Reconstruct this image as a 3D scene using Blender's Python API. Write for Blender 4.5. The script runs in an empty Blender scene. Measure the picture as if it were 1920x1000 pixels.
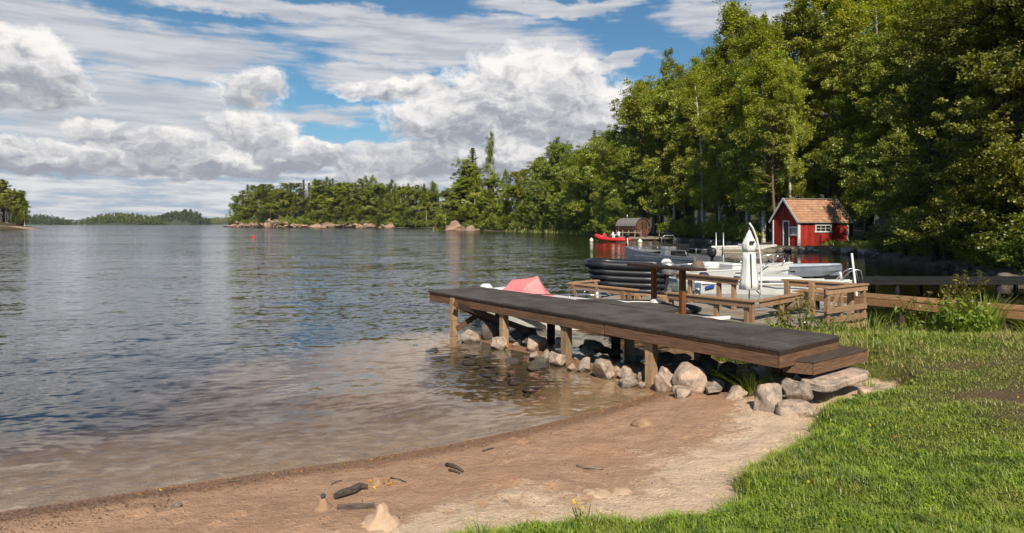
import bpy, bmesh, math, random
import numpy as np
from mathutils import Vector, Matrix, noise as mnoise

random.seed(7)
rng = np.random.default_rng(7)
SC = bpy.context.scene
COL = SC.collection
F = 1240.0      # focal length in photo pixels (photo is 1920 wide)
H = 2.3         # eye height above the lake
HOR = 420.0     # horizon row


def G(u, v, z=0.0):
    d = (H - z) * F / (v - HOR)
    return Vector(((u - 960) / F * d, d, z))


def D(u, v, d):
    return Vector(((u - 960) / F * d, d, H - (v - HOR) / F * d))


# ------------------------------------------------------------------ camera
cam_d = bpy.data.cameras.new('camera')
cam_d.sensor_width = 36
cam_d.lens = 36 * F / 1920
cam_d.shift_y = -(500 - HOR) / 1920
cam_d.clip_start = 0.1
cam_d.clip_end = 20000
cam = bpy.data.objects.new('camera', cam_d)
COL.objects.link(cam)
cam.location = (0, 0, H)
cam.rotation_euler = (math.pi / 2, 0, 0)
SC.camera = cam

# ------------------------------------------------------------------ view / render
SC.render.engine = 'CYCLES'
SC.view_settings.view_transform = 'Standard'
SC.view_settings.look = 'None'
SC.view_settings.exposure = 0.3
SC.view_settings.gamma = 1
SC.view_settings.use_curve_mapping = False
SC.cycles.max_bounces = 8
SC.cycles.diffuse_bounces = 2
SC.cycles.glossy_bounces = 3
SC.cycles.transmission_bounces = 4
SC.cycles.transparent_max_bounces = 12
SC.cycles.caustics_reflective = False
SC.cycles.caustics_refractive = False
SC.cycles.use_denoising = True

# ------------------------------------------------------------------ sun
SUN_EL = math.radians(43)
SUN_AZ = math.radians(174)      # clockwise from +Y: behind the camera, to the right
sdir = Vector((math.sin(SUN_AZ) * math.cos(SUN_EL), math.cos(SUN_AZ) * math.cos(SUN_EL), math.sin(SUN_EL)))
sun_d = bpy.data.lights.new('sun', 'SUN')
sun_d.energy = 5.0
sun_d.angle = math.radians(0.5)
sun_d.color = (1.0, 0.90, 0.74)
sun = bpy.data.objects.new('sun', sun_d)
COL.objects.link(sun)
sun.rotation_euler = sdir.to_track_quat('Z', 'Y').to_euler()
sun.location = sdir * 50


# ------------------------------------------------------------------ node helper
class NT:
    def __init__(s, nt):
        s.nt = nt
        s.n = nt.nodes
        s.l = nt.links

    def put(s, sock, v):
        if v is None:
            return
        if isinstance(v, bpy.types.NodeSocket):
            s.l.new(v, sock)
        else:
            if hasattr(sock, 'default_value'):
                try:
                    sock.default_value = v
                except Exception:
                    sock.default_value = (*v, 1.0)

    def m(s, op, a, b=None, c=None, clamp=False):
        n = s.n.new('ShaderNodeMath')
        n.operation = op
        n.use_clamp = clamp
        s.put(n.inputs[0], a)
        s.put(n.inputs[1], b)
        s.put(n.inputs[2], c)
        return n.outputs[0]

    def v(s, op, a, b=None, scale=None):
        n = s.n.new('ShaderNodeVectorMath')
        n.operation = op
        s.put(n.inputs[0], a)
        s.put(n.inputs[1], b)
        if scale is not None:
            s.put(n.inputs['Scale'], scale)
        return n.outputs['Value'] if op in ('LENGTH', 'DOT_PRODUCT', 'DISTANCE') else n.outputs[0]

    def mix(s, f, a, b, mode='MIX'):
        n = s.n.new('ShaderNodeMix')
        n.data_type = 'RGBA'
        n.blend_type = mode
        s.put(n.inputs[0], f)
        for k, x in ((6, a), (7, b)):
            if isinstance(x, tuple) and len(x) == 3:
                x = (*x, 1.0)
            s.put(n.inputs[k], x)
        return n.outputs[2]

    def noise(s, vec, scale, detail=3, rough=.55, dist=0.0, col=False):
        n = s.n.new('ShaderNodeTexNoise')
        s.put(n.inputs['Vector'], vec)
        n.inputs['Scale'].default_value = scale
        n.inputs['Detail'].default_value = detail
        n.inputs['Roughness'].default_value = rough
        n.inputs['Distortion'].default_value = dist
        return n.outputs['Color' if col else 'Fac']

    def ss(s, x, a, b):
        n = s.n.new('ShaderNodeMapRange')
        n.interpolation_type = 'SMOOTHSTEP'
        s.put(n.inputs[0], x)
        n.inputs[1].default_value = a
        n.inputs[2].default_value = b
        return n.outputs[0]

    def lin(s, x, a, b, c=0.0, d=1.0):
        n = s.n.new('ShaderNodeMapRange')
        s.put(n.inputs[0], x)
        for k, q in enumerate((a, b, c, d)):
            n.inputs[k + 1].default_value = q
        return n.outputs[0]

    def comb(s, x, y, z=0.0):
        n = s.n.new('ShaderNodeCombineXYZ')
        s.put(n.inputs[0], x)
        s.put(n.inputs[1], y)
        s.put(n.inputs[2], z)
        return n.outputs[0]

    def sep(s, v):
        n = s.n.new('ShaderNodeSeparateXYZ')
        s.put(n.inputs[0], v)
        return n.outputs

    def attr(s, name, out='Fac'):
        n = s.n.new('ShaderNodeAttribute')
        n.attribute_name = name
        return n.outputs[out]

    def coord(s, which='Object'):
        return s.n.new('ShaderNodeTexCoord').outputs[which]

    def scl(s, v, x, y, z):
        return s.v('MULTIPLY', v, (x, y, z))

    def pos(s):
        return s.n.new('ShaderNodeNewGeometry').outputs['Position']

    def rand(s):
        return s.n.new('ShaderNodeObjectInfo').outputs['Random']


# ------------------------------------------------------------------ world
world = bpy.data.worlds.new('World')
SC.world = world
world.use_nodes = True
W = NT(world.node_tree)
W.n.clear()
sky = W.n.new('ShaderNodeTexSky')
sky.sky_type = 'NISHITA'
sky.sun_disc = False
sky.sun_elevation = SUN_EL
sky.sun_rotation = SUN_AZ
sky.altitude = 100
sky.air_density = 1.0
sky.dust_density = 0.6
sky.ozone_density = 2.0
dirv = W.coord('Generated')
sx, sy, sz = W.sep(dirv)
az = W.m('ARCTAN2', sx, sy)
el = W.m('ARCSINE', sz)
P0 = W.comb(az, el, 0)
wn = W.noise(W.scl(P0, 1, 1.6, 1), 9, 6, .6, col=True)
warp = W.v('MULTIPLY', W.v('SUBTRACT', wn, (.5, .5, .5)), (.11, .065, 0))
wn2 = W.noise(W.scl(P0, 1, 1.4, 1), 34, 5, .6, col=True)
warp2 = W.v('MULTIPLY', W.v('SUBTRACT', wn2, (.5, .5, .5)), (.022, .018, 0))
P1 = W.v('ADD', W.v('ADD', P0, warp), warp2)


def px2ae(u, v):
    t = (u - 960) / F
    a = math.atan(t)
    return a, math.atan((HOR - v) / F * math.cos(a))


def blobs(P, lst):
    """union of soft ellipses (in azimuth/elevation); returns the mask and the relative height inside"""
    M = None
    ws = None
    ts = None
    for (u, v, ru, rv, pw) in lst:
        a, e = px2ae(u, v)
        a2, _ = px2ae(u + ru, v)
        a1, _ = px2ae(u - ru, v)
        ra = (a2 - a1) / 2
        re = rv / F * math.cos(a)
        q = W.v('DIVIDE', W.v('SUBTRACT', P, (a, e, 0)), (ra, re, 1))
        m_ = W.m('MULTIPLY', W.m('SUBTRACT', 1.0, W.v('LENGTH', q)), pw)
        w_ = W.m('ADD', W.m('MAXIMUM', m_, 0.0), 0.002)
        t_ = W.m('MULTIPLY', W.sep(q)[1], w_)
        if M is None:
            M, ws, ts = m_, w_, t_
        else:
            n = W.n.new('ShaderNodeMath')
            n.operation = 'SMOOTH_MAX'
            W.put(n.inputs[0], M)
            W.put(n.inputs[1], m_)
            n.inputs[2].default_value = .12
            M = n.outputs[0]
            ws = W.m('ADD', ws, w_)
            ts = W.m('ADD', ts, t_)
    return M, W.m('DIVIDE', ts, ws)


# flat high cloud sheets, then heaped clouds
soft = [(60, 40, 230, 60, 1), (340, 92, 230, 52, 1), (800, 72, 250, 44, 1), (560, 20, 330, 16, .7), (1040, 14, 170, 16, .9),
        (200, 200, 330, 80, 1), (700, 140, 120, 28, 1), (600, 212, 90, 16, .6), (1310, 25, 80, 34, 1), (1180, 102, 50, 13, 1),
        (1120, 118, 70, 12, .8), (1500, 40, 120, 60, .6), (-250, 60, 300, 120, 1), (1000, 110, 130, 34, .8)]
cum = [(20, 120, 150, 90, 1.2), (60, 170, 110, 45, .8), (195, 245, 62, 40, 1), (90, 290, 230, 42, 1), (300, 285, 150, 48, 1.1), (480, 250, 110, 48, 1.2), (370, 300, 330, 34, 1.1),
       (605, 292, 72, 32, 1.1), (690, 318, 90, 26, 1), (455, 168, 70, 34, .62), (505, 158, 40, 26, .5), (1000, 165, 190, 72, 1.2), (885, 225, 185, 62, 1.1),
       (1080, 215, 170, 88, 1.2), (760, 165, 150, 28, .9), (800, 300, 160, 40, 1), (980, 300, 200, 50, 1), (720, 345, 120, 24, .9),
       (1300, 240, 120, 90, 1), (-200, 230, 220, 110, 1.1)]
Ms, Ts = blobs(P1, soft)
Mc, Tc = blobs(P1, cum)
# anything out of the frame: a projected cloud field, thinned so the water reflects bluer
up = W.m('MAXIMUM', sz, 0.03)
PP = W.comb(W.m('DIVIDE', sx, W.m('ADD', up, .12)), W.m('DIVIDE', sy, W.m('ADD', up, .12)), 0)
fld = W.noise(PP, 1.3, 6, .58)
outside = W.m('MAXIMUM', W.ss(W.m('ABSOLUTE', az), .72, .95), W.ss(el, .34, .5))
gen = W.m('MULTIPLY', W.ss(fld, .54, .68), outside)
streak = W.noise(W.scl(P0, 3, 26, 1), 2.2, 6, .6)
fine = W.noise(W.scl(P1, 1, 1.5, 1), 26, 7, .62)
fineU = W.noise(W.scl(W.v('ADD', P1, (.010, .013, 0)), 1, 1.5, 1), 26, 7, .62)
big = W.noise(W.scl(P1, 1, 1.7, 1), 8, 5, .55)
ds = W.ss(W.m('ADD', Ms, W.m('MULTIPLY', W.m('SUBTRACT', streak, .5), 1.5)), -.28, .34)
dc = W.ss(W.m('ADD', W.m('ADD', Mc, .06), W.m('MULTIPLY', W.m('SUBTRACT', fine, .5), .95)), -.03, .36)
# layered bands near the horizon
bandn = W.noise(W.comb(W.m('MULTIPLY', az, 7), W.m('MULTIPLY', el, 60), 0), 1.5, 5, .6)
band = W.m('MULTIPLY', W.ss(el, .13, .07), W.ss(bandn, .26, .46))
relief = W.m('SUBTRACT', fine, fineU)
lit = W.m('ADD', W.m('ADD', W.m('MULTIPLY', Tc, .62), W.m('MULTIPLY', relief, 1.7)), W.m('MULTIPLY', W.m('SUBTRACT', big, .5), 1.7))
lit = W.ss(lit, -.55, .75)
cumcol = W.mix(lit, (3.6, 3.8, 4.4), (10.8, 10.4, 10.0))
# thin edges let light through
softcol = W.mix(W.ss(streak, .35, .65), (5.2, 5.5, 6.2), (7.6, 7.5, 7.7))
bandcol = W.mix(W.ss(bandn, .38, .62), (4.4, 5.0, 6.1), (8.8, 8.6, 8.5))
base = W.mix(1.0, sky.outputs[0], (.58, .90, 1.0, 1), 'MULTIPLY')
lowair = W.m('MULTIPLY', W.ss(el, .20, .0), .75)
base = W.mix(lowair, base, (3.3, 5.4, 7.4))
c1 = W.mix(W.m('MULTIPLY', band, .9), base, bandcol)
c2 = W.mix(W.m('MULTIPLY', ds, .92), c1, softcol)
c3 = W.mix(W.m('MULTIPLY', gen, .9), c2, (6.2, 6.2, 6.5))
c4 = W.mix(W.m('MULTIPLY', dc, .97), c3, cumcol)
bg = W.n.new('ShaderNodeBackground')
W.put(bg.inputs[0], c4)
bg.inputs[1].default_value = 0.076
wo = W.n.new('ShaderNodeOutputWorld')
W.l.new(bg.outputs[0], wo.inputs[0])
world.cycles.sampling_method = 'MANUAL'
world.cycles.sample_map_resolution = 512


# ------------------------------------------------------------------ object helpers
def link(o, parent=None):
    COL.objects.link(o)
    if parent is not None:
        o.parent = parent
    return o


def tag(o, label=None, cat=None, group=None, kind=None):
    if label:
        o['label'] = label
    if cat:
        o['category'] = cat
    if group:
        o['group'] = group
    if kind:
        o['kind'] = kind
    return o


def empty(name, loc=(0, 0, 0), rz=0.0, label=None, cat=None, group=None):
    o = bpy.data.objects.new(name, None)
    o.empty_display_size = .2
    link(o)
    o.location = loc
    o.rotation_euler = (0, 0, rz)
    return tag(o, label, cat, group)


def npmesh(name, V, Fq, mats=(), smooth=False, attrs=None):
    """V (n,3); Fq (m,k) faces all of one size"""
    V = np.asarray(V, dtype=np.float32)
    Fq = np.asarray(Fq, dtype=np.int32)
    me = bpy.data.meshes.new(name)
    me.vertices.add(len(V))
    me.vertices.foreach_set('co', V.ravel())
    k = Fq.shape[1]
    me.loops.add(Fq.size)
    me.loops.foreach_set('vertex_index', Fq.ravel())
    me.polygons.add(len(Fq))
    me.polygons.foreach_set('loop_start', np.arange(0, Fq.size, k, dtype=np.int32))
    if attrs:
        for an, arr in attrs.items():
            if arr.ndim == 1:
                a = me.attributes.new(an, 'FLOAT', 'POINT')
                a.data.foreach_set('value', arr.astype(np.float32))
            else:
                a = me.attributes.new(an, 'FLOAT_COLOR', 'POINT')
                a.data.foreach_set('color', arr.astype(np.float32).ravel())
    me.update(calc_edges=True)
    if smooth:
        me.polygons.foreach_set('use_smooth', np.ones(len(Fq), dtype=bool))
    for m_ in mats:
        me.materials.append(m_)
    return me


class MB:
    def __init__(s):
        s.v = []
        s.f = []
        s.sm = []

    def add(s, vs, fs, smooth=False):
        b = len(s.v)
        s.v += [tuple(x) for x in vs]
        s.f += [tuple(b + i for i in f) for f in fs]
        s.sm += [smooth] * len(fs)

    def box(s, c, size, rz=0.0, M=None):
        hx, hy, hz = size[0] / 2, size[1] / 2, size[2] / 2
        R = Matrix.Rotation(rz, 3, 'Z') if M is None else M
        c = Vector(c)
        vs = [c + R @ Vector((x * hx, y * hy, z * hz)) for z in (-1, 1) for y in (-1, 1) for x in (-1, 1)]
        s.add(vs, [(0, 2, 3, 1), (4, 5, 7, 6), (0, 1, 5, 4), (2, 6, 7, 3), (0, 4, 6, 2), (1, 3, 7, 5)])
        return s

    def bar(s, p, q, w, h, up=(0, 0, 1), jig=0.0):
        """box along p->q, w wide (sideways), h tall"""
        p, q = Vector(p), Vector(q)
        d = q - p
        L = d.length
        x = d / L
        up = Vector(up)
        if abs(x.dot(up)) > .98:
            up = Vector((0, 1, 0))
        y = up.cross(x).normalized()
        z = x.cross(y)
        M = Matrix((x, y, z)).transposed()
        return s.box((p + q) / 2, (L, w, h), M=M)

    def tube(s, pts, r, n=8, cap=True):
        pts = [Vector(p) for p in pts]
        rs = r if isinstance(r, (list, tuple)) else [r] * len(pts)
        vs = []
        fs = []
        ref = Vector((0, 0, 1))
        for i, p in enumerate(pts):
            t = (pts[min(i + 1, len(pts) - 1)] - pts[max(i - 1, 0)]).normalized()
            a = t.cross(ref)
            if a.length < .05:
                a = t.cross(Vector((1, 0, 0)))
            a.normalize()
            b = t.cross(a)
            for k in range(n):
                an = 2 * math.pi * k / n
                vs.append(p + (a * math.cos(an) + b * math.sin(an)) * rs[i])
        for i in range(len(pts) - 1):
            for k in range(n):
                fs.append((i * n + k, i * n + (k + 1) % n, (i + 1) * n + (k + 1) % n, (i + 1) * n + k))
        if cap:
            fs.append(tuple(range(n)))
            fs.append(tuple((len(pts) - 1) * n + k for k in reversed(range(n))))
        s.add(vs, fs, True)
        return s

    def prism(s, poly, z0, z1):
        n = len(poly)
        vs = [(p[0], p[1], z0) for p in poly] + [(p[0], p[1], z1) for p in poly]
        fs = [tuple(reversed(range(n))), tuple(range(n, 2 * n))]
        fs += [(i, (i + 1) % n, n + (i + 1) % n, n + i) for i in range(n)]
        s.add(vs, fs)
        return s

    def lathe(s, prof, c=(0, 0, 0), n=16, M=None):
        vs = []
        fs = []
        c = Vector(c)
        for (r, z) in prof:
            for k in range(n):
                a = 2 * math.pi * k / n
                p = Vector((r * math.cos(a), r * math.sin(a), z))
                vs.append(c + (M @ p if M is not None else p))
        for i in range(len(prof) - 1):
            for k in range(n):
                fs.append((i * n + k, i * n + (k + 1) % n, (i + 1) * n + (k + 1) % n, (i + 1) * n + k))
        s.add(vs, fs, True)
        return s

    def loft(s, rings, closed=True, caps=True, smooth=True):
        n = len(rings[0])
        vs = [p for r in rings for p in r]
        fs = []
        for i in range(len(rings) - 1):
            for k in range(n if closed else n - 1):
                fs.append((i * n + k, i * n + (k + 1) % n, (i + 1) * n + (k + 1) % n, (i + 1) * n + k))
        if caps:
            fs.append(tuple(reversed(range(n))))
            fs.append(tuple((len(rings) - 1) * n + k for k in range(n)))
        s.add(vs, fs, smooth)
        return s

    def mesh(s, name, mat, bevel=0.0):
        me = bpy.data.meshes.new(name)
        me.from_pydata(s.v, [], s.f)
        me.polygons.foreach_set('use_smooth', s.sm)
        bm = bmesh.new()
        bm.from_mesh(me)
        bmesh.ops.recalc_face_normals(bm, faces=bm.faces)
        if bevel:
            es = [e for e in bm.edges if len(e.link_faces) == 2 and e.calc_face_angle(0) > .6]
            bmesh.ops.bevel(bm, geom=es, offset=bevel, segments=1, affect='EDGES', clamp_overlap=True)
        bm.to_mesh(me)
        bm.free()
        me.materials.append(mat)
        return me

    def obj(s, name, mat, parent=None, bevel=0.0, label=None, cat=None, group=None, kind=None):
        o = bpy.data.objects.new(name, s.mesh(name, mat, bevel))
        link(o, parent)
        return tag(o, label, cat, group, kind)


def copy_tree(o, parent=None):
    c = o.copy()
    COL.objects.link(c)
    if parent is not None:
        c.parent = parent
    for ch in list(o.children):
        copy_tree(ch, c)
    return c


# ------------------------------------------------------------------ materials
def newmat(name):
    m_ = bpy.data.materials.new(name)
    m_.use_nodes = True
    t = NT(m_.node_tree)
    t.n.clear()
    out = t.n.new('ShaderNodeOutputMaterial')
    return m_, t, out


def pbsdf(t, out, col, rough=.7, bump=None, bstr=.3, bdist=.01, metal=0.0, spec=.4):
    p = t.n.new('ShaderNodeBsdfPrincipled')
    t.put(p.inputs['Base Color'], col if not isinstance(col, tuple) else (*col[:3], 1))
    t.put(p.inputs['Roughness'], rough)
    p.inputs['Metallic'].default_value = metal
    p.inputs['Specular IOR Level'].default_value = spec
    if bump is not None:
        b = t.n.new('ShaderNodeBump')
        b.inputs['Strength'].default_value = bstr
        b.inputs['Distance'].default_value = bdist
        t.put(b.inputs['Height'], bump)
        t.l.new(b.outputs[0], p.inputs['Normal'])
    t.l.new(p.outputs[0], out.inputs[0])
    return p


def pmat(name, c1, c2=None, scale=8, rough=.6, bstr=.2, bdist=.004, stretch=(1, 1, 1), metal=0.0, spec=.4, rnd=.15, detail=4):
    """noise-mottled surface with a per-object tint"""
    m_, t, out = newmat(name)
    c2 = c2 or tuple(x * .75 for x in c1)
    co = t.scl(t.coord(), *stretch)
    r = t.rand()
    co = t.v('ADD', co, t.comb(t.m('MULTIPLY', r, 37), t.m('MULTIPLY', r, 11), 0))
    n = t.noise(co, scale, detail, .6)
    n2 = t.noise(co, scale * 6, 3, .6)
    c = t.mix(t.ss(n, .3, .7), c1, c2)
    k = t.m('ADD', t.m('MULTIPLY', n2, .3), t.m('ADD', .85 - rnd / 2, t.m('MULTIPLY', r, rnd)))
    c = t.v('SCALE', c, scale=k)
    pbsdf(t, out, c, t.m('ADD', rough - .08, t.m('MULTIPLY', n2, .16)), n2, bstr, bdist, metal, spec)
    return m_


def woodmat(name, c1, c2, rough=.75, axis='X', spec=.25, knots=True):
    m_, t, out = newmat(name)
    r = t.rand()
    if isinstance(axis, tuple):
        ax_ = Vector(axis).normalized()
        oc = t.coord()
        cv = t.comb(t.m('MULTIPLY', t.v('DOT_PRODUCT', oc, tuple(ax_)), 1.0), t.m('MULTIPLY', t.v('DOT_PRODUCT', oc, (-ax_.y, ax_.x, 0)), 10), t.m('MULTIPLY', t.v('DOT_PRODUCT', oc, (0, 0, 1)), 22))
    st = {'X': (1.2, 14, 14), 'Y': (14, 1.2, 14), 'Z': (14, 14, 1.2), 'A': (3, 3, 3)}.get(axis if isinstance(axis, str) else 'A')
    co = t.v('ADD', cv if isinstance(axis, tuple) else t.scl(t.coord(), *st), t.comb(t.m('MULTIPLY', r, 53), t.m('MULTIPLY', r, 29), t.m('MULTIPLY', r, 17)))
    g = t.noise(co, 3.0, 5, .65, .4)
    blot = t.noise(t.v('ADD', t.coord(), t.comb(t.m('MULTIPLY', r, 9), 0, 0)), 3.5, 4, .6)
    c = t.mix(t.ss(g, .32, .68), c1, c2)
    c = t.mix(t.m('MULTIPLY', t.ss(blot, .5, .75), .55), c, tuple(x * .45 for x in c1))
    c = t.v('SCALE', c, scale=t.m('ADD', .75, t.m('MULTIPLY', r, .5)))
    pbsdf(t, out, c, rough, g, .35, .004, 0, spec)
    return m_


def leafmat(name, ca, cb, cc=None, trans=.35, gloss=.035, var=.35):
    """ca/cb: leaf colours mixed per leaf, cc: rare yellowing leaves"""
    m_, t, out = newmat(name)
    r = t.attr('rnd')
    ro = t.rand()
    cl = t.noise(t.pos(), .35, 2, .5)
    c = t.mix(t.m('ADD', t.m('MULTIPLY', r, .6), t.m('MULTIPLY', t.ss(cl, .35, .65), .4)), ca, cb)
    if cc:
        c = t.mix(t.ss(r, .93, .99), c, cc)
    c = t.mix(t.m('MULTIPLY', ro, .45), c, t.v('MULTIPLY', c, (1.12, 1.02, .8)))
    c = t.v('SCALE', c, scale=t.m('ADD', 1 - var / 2, t.m('MULTIPLY', ro, var)))
    d = t.n.new('ShaderNodeBsdfDiffuse')
    t.put(d.inputs[0], c)
    tr = t.n.new('ShaderNodeBsdfTranslucent')
    t.put(tr.inputs[0], t.v('MULTIPLY', c, (1.35, 1.35, .45)))
    gl = t.n.new('ShaderNodeBsdfGlossy')
    gl.inputs['Roughness'].default_value = .42
    gl.inputs[0].default_value = (.9, .95, .9, 1)
    a = t.n.new('ShaderNodeMixShader')
    a.inputs[0].default_value = trans
    t.l.new(d.outputs[0], a.inputs[1])
    t.l.new(tr.outputs[0], a.inputs[2])
    b = t.n.new('ShaderNodeMixShader')
    b.inputs[0].default_value = gloss
    t.l.new(a.outputs[0], b.inputs[1])
    t.l.new(gl.outputs[0], b.inputs[2])
    t.l.new(b.outputs[0], out.inputs[0])
    return m_


def emissionless_glass(name, tint=(.55, .6, .6)):
    m_, t, out = newmat(name)
    tr = t.n.new('ShaderNodeBsdfTransparent')
    tr.inputs[0].default_value = (*tint, 1)
    gl = t.n.new('ShaderNodeBsdfGlossy')
    gl.inputs['Roughness'].default_value = .05
    fr = t.n.new('ShaderNodeFresnel')
    fr.inputs[0].default_value = 1.6
    a = t.n.new('ShaderNodeMixShader')
    t.l.new(fr.outputs[0], a.inputs[0])
    t.l.new(tr.outputs[0], a.inputs[1])
    t.l.new(gl.outputs[0], a.inputs[2])
    t.l.new(a.outputs[0], out.inputs[0])
    return m_


M = {}
M['felt'] = pmat('roofing_felt', (.052, .041, .037), (.092, .078, .070), 3.5, .8, .6, .004, (1, 1, 1), rnd=.1, detail=8)
def feltmat():
    m_, t, out = newmat('roofing_felt')
    co = t.coord()
    g = t.noise(co, 160, 2, .7)
    m1 = t.noise(co, 1.6, 6, .7)
    m2 = t.noise(co, 9, 5, .7)
    c = t.mix(t.ss(m1, .35, .65), (.060, .050, .046), (.108, .094, .086))
    c = t.mix(t.m('MULTIPLY', t.ss(m2, .60, .72), .5), c, (.17, .14, .12))
    c = t.mix(t.ss(t.noise(co, 45, 2, .5), .70, .74), c, (.24, .19, .14))
    # the deck boards print through the felt
    al = t.m('MULTIPLY', t.v('DOT_PRODUCT', t.v('ADD', co, t.v('SCALE', t.noise(co, 2, 2, .5, col=True), scale=.03)), (-.585, .811, 0)), 7.6)
    fr_ = t.m('FRACT', al)
    seam = t.m('MULTIPLY', t.ss(t.m('ABSOLUTE', t.m('SUBTRACT', fr_, .5)), .12, .02), t.ss(m2, .35, .6))
    bid = t.noise(t.comb(t.m('FLOOR', al), 0, 0), 3.7, 0, .5)
    c = t.v('SCALE', c, scale=t.m('ADD', .8, t.m('MULTIPLY', bid, .4)))
    c = t.mix(t.m('MULTIPLY', seam, .45), c, (.025, .02, .018))
    c = t.v('SCALE', c, scale=t.m('ADD', .45, t.m('MULTIPLY', g, 1.1)))
    pbsdf(t, out, c, .9, t.m('SUBTRACT', t.m('ADD', g, t.m('MULTIPLY', m2, .5)), t.m('MULTIPLY', seam, 1.2)), .9, .006, 0, .15)
    return m_


M['felt'] = feltmat()
M['brown'] = woodmat('brown_stained_timber', (.175, .098, .056), (.085, .046, .029), .7)
M['beam'] = woodmat('brown_stained_beam', (.20, .115, .068), (.085, .046, .029), .75, (-.585, .811, 0))
M['beamend'] = woodmat('brown_stained_end_board', (.20, .115, .068), (.085, .046, .029), .75, (.78, .62, 0))
M['stepwood'] = woodmat('dark_step_timber', (.10, .070, .055), (.050, .034, .026), .85, (.78, .62, 0))
M['darkwood'] = woodmat('dark_timber', (.055, .032, .022), (.030, .019, .014), .7)
M['tan'] = woodmat('weathered_post_timber', (.40, .265, .155), (.23, .148, .09), .8, 'Z')
M['terr'] = woodmat('terrace_timber', (.38, .235, .14), (.21, .125, .075), .75)
M['grey'] = woodmat('grey_weathered_board', (.30, .255, .205), (.19, .155, .12), .85)
M['orange'] = woodmat('orange_treated_plank', (.34, .185, .085), (.22, .115, .055), .7)
M['rust'] = woodmat('red_brown_post', (.23, .085, .028), (.13, .045, .016), .65, 'Z')
M['litter'] = pmat('brown_litter', (.13, .075, .04), (.06, .035, .02), 9, .9)
M['driftwood'] = woodmat('charred_driftwood', (.13, .10, .08), (.055, .042, .033), .9)
M['whitepaint'] = pmat('white_gelcoat', (.74, .74, .72), (.66, .65, .62), 3, .3, .03, .001, rnd=.04)
M['offwhite'] = pmat('white_painted_wood', (.70, .69, .66), (.56, .55, .53), 5, .6, .1, .002, rnd=.1)
M['cloth'] = pmat('white_canvas', (.78, .77, .74), (.68, .67, .64), 4, .85, .3, .006, (1, 1, .3), rnd=.05)
M['falu'] = woodmat('falu_red_paint', (.36, .032, .020), (.22, .020, .014), .85, 'Z')
M['door'] = pmat('dark_plum_door', (.03, .018, .022), None, 5, .6)
M['black'] = pmat('black_rubber', (.012, .013, .016), (.020, .021, .026), 3, .38, .15, .004, spec=.5)
M['blackpl'] = pmat('black_plastic', (.02, .02, .022), None, 6, .45)
M['metal'] = pmat('brushed_aluminium', (.52, .53, .54), (.40, .40, .42), 5, .38, .1, .001, metal=.75)
M['chrome'] = pmat('stainless_tube', (.72, .72, .72), None, 5, .2, .05, .001, metal=.9)
M['alu'] = pmat('aluminium_hull', (.40, .40, .42), (.28, .27, .29), 2, .42, .1, .002, metal=.55)
M['greyhull'] = pmat('grey_hull_paint', (.20, .22, .25), (.15, .17, .2), 3, .4)
M['blueband'] = pmat('pale_blue_gunwale', (.42, .47, .55), None, 3, .4)
M['pink'] = pmat('faded_pink_tarpaulin', (.72, .235, .235), (.62, .19, .20), 2.5, .62, .25, .02, rnd=0)
M['red'] = pmat('red_rubber', (.62, .030, .028), (.5, .02, .02), 3, .45)
M['orangep'] = pmat('orange_plastic', (.75, .27, .02), (.6, .2, .02), 5, .6)
M['brownnet'] = pmat('brown_seat_cover', (.20, .13, .09), (.1, .07, .05), 18, .8, .6, .01)
M['buoy'] = pmat('white_buoy', (.78, .74, .62), None, 5, .5)
M['skin'] = pmat('skin', (.5, .3, .22), None, 5, .6)
M['shirt'] = pmat('white_shirt', (.75, .75, .75), None, 5, .8)
M['darkcloth'] = pmat('dark_clothes', (.03, .035, .05), None, 5, .8)
M['redcloth'] = pmat('red_jacket', (.45, .06, .04), None, 5, .8)
M['hair'] = pmat('brown_hair', (.06, .035, .02), None, 5, .7)
M['glass'] = emissionless_glass('clear_screen')
M['pane'] = pmat('dark_window_pane', (.025, .03, .032), None, 5, .08, 0, .001, spec=.6, rnd=0)
M['curtain'] = pmat('pane_with_pale_curtain', (.28, .31, .30), (.20, .23, .23), 9, .3, rnd=0)
M['sandcastle'] = pmat('dry_sand_heap', (.56, .395, .275), (.46, .315, .21), 22, .95, .8, .012, spec=.1, rnd=.1)
M['wetsand'] = pmat('damp_sand_heap', (.40, .26, .17), (.31, .19, .12), 22, .95, .8, .012, spec=.1, rnd=.1)
M['shingle'] = pmat('grey_shingle', (.26, .24, .22), (.17, .155, .14), 7, .85, .3, .01)
M['cedar'] = woodmat('dark_cedar_stave', (.15, .07, .045), (.085, .04, .03), .75, 'Z')


def rooftile():
    m_, t, out = newmat('weathered_red_roof_tile')
    co = t.coord()
    r = t.rand()
    n = t.noise(t.pos(), 1.6, 5, .65)
    n2 = t.noise(t.pos(), 9, 4, .6)
    c = t.mix(r, (.32, .155, .090), (.41, .245, .155))
    c = t.mix(t.m('MULTIPLY', t.ss(n, .52, .68), .6), c, (.16, .12, .09))
    c = t.v('SCALE', c, scale=t.m('ADD', .7, t.m('MULTIPLY', n2, .6)))
    pbsdf(t, out, c, .9, n2, .5, .02)
    return m_


M['tile'] = rooftile()


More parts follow.
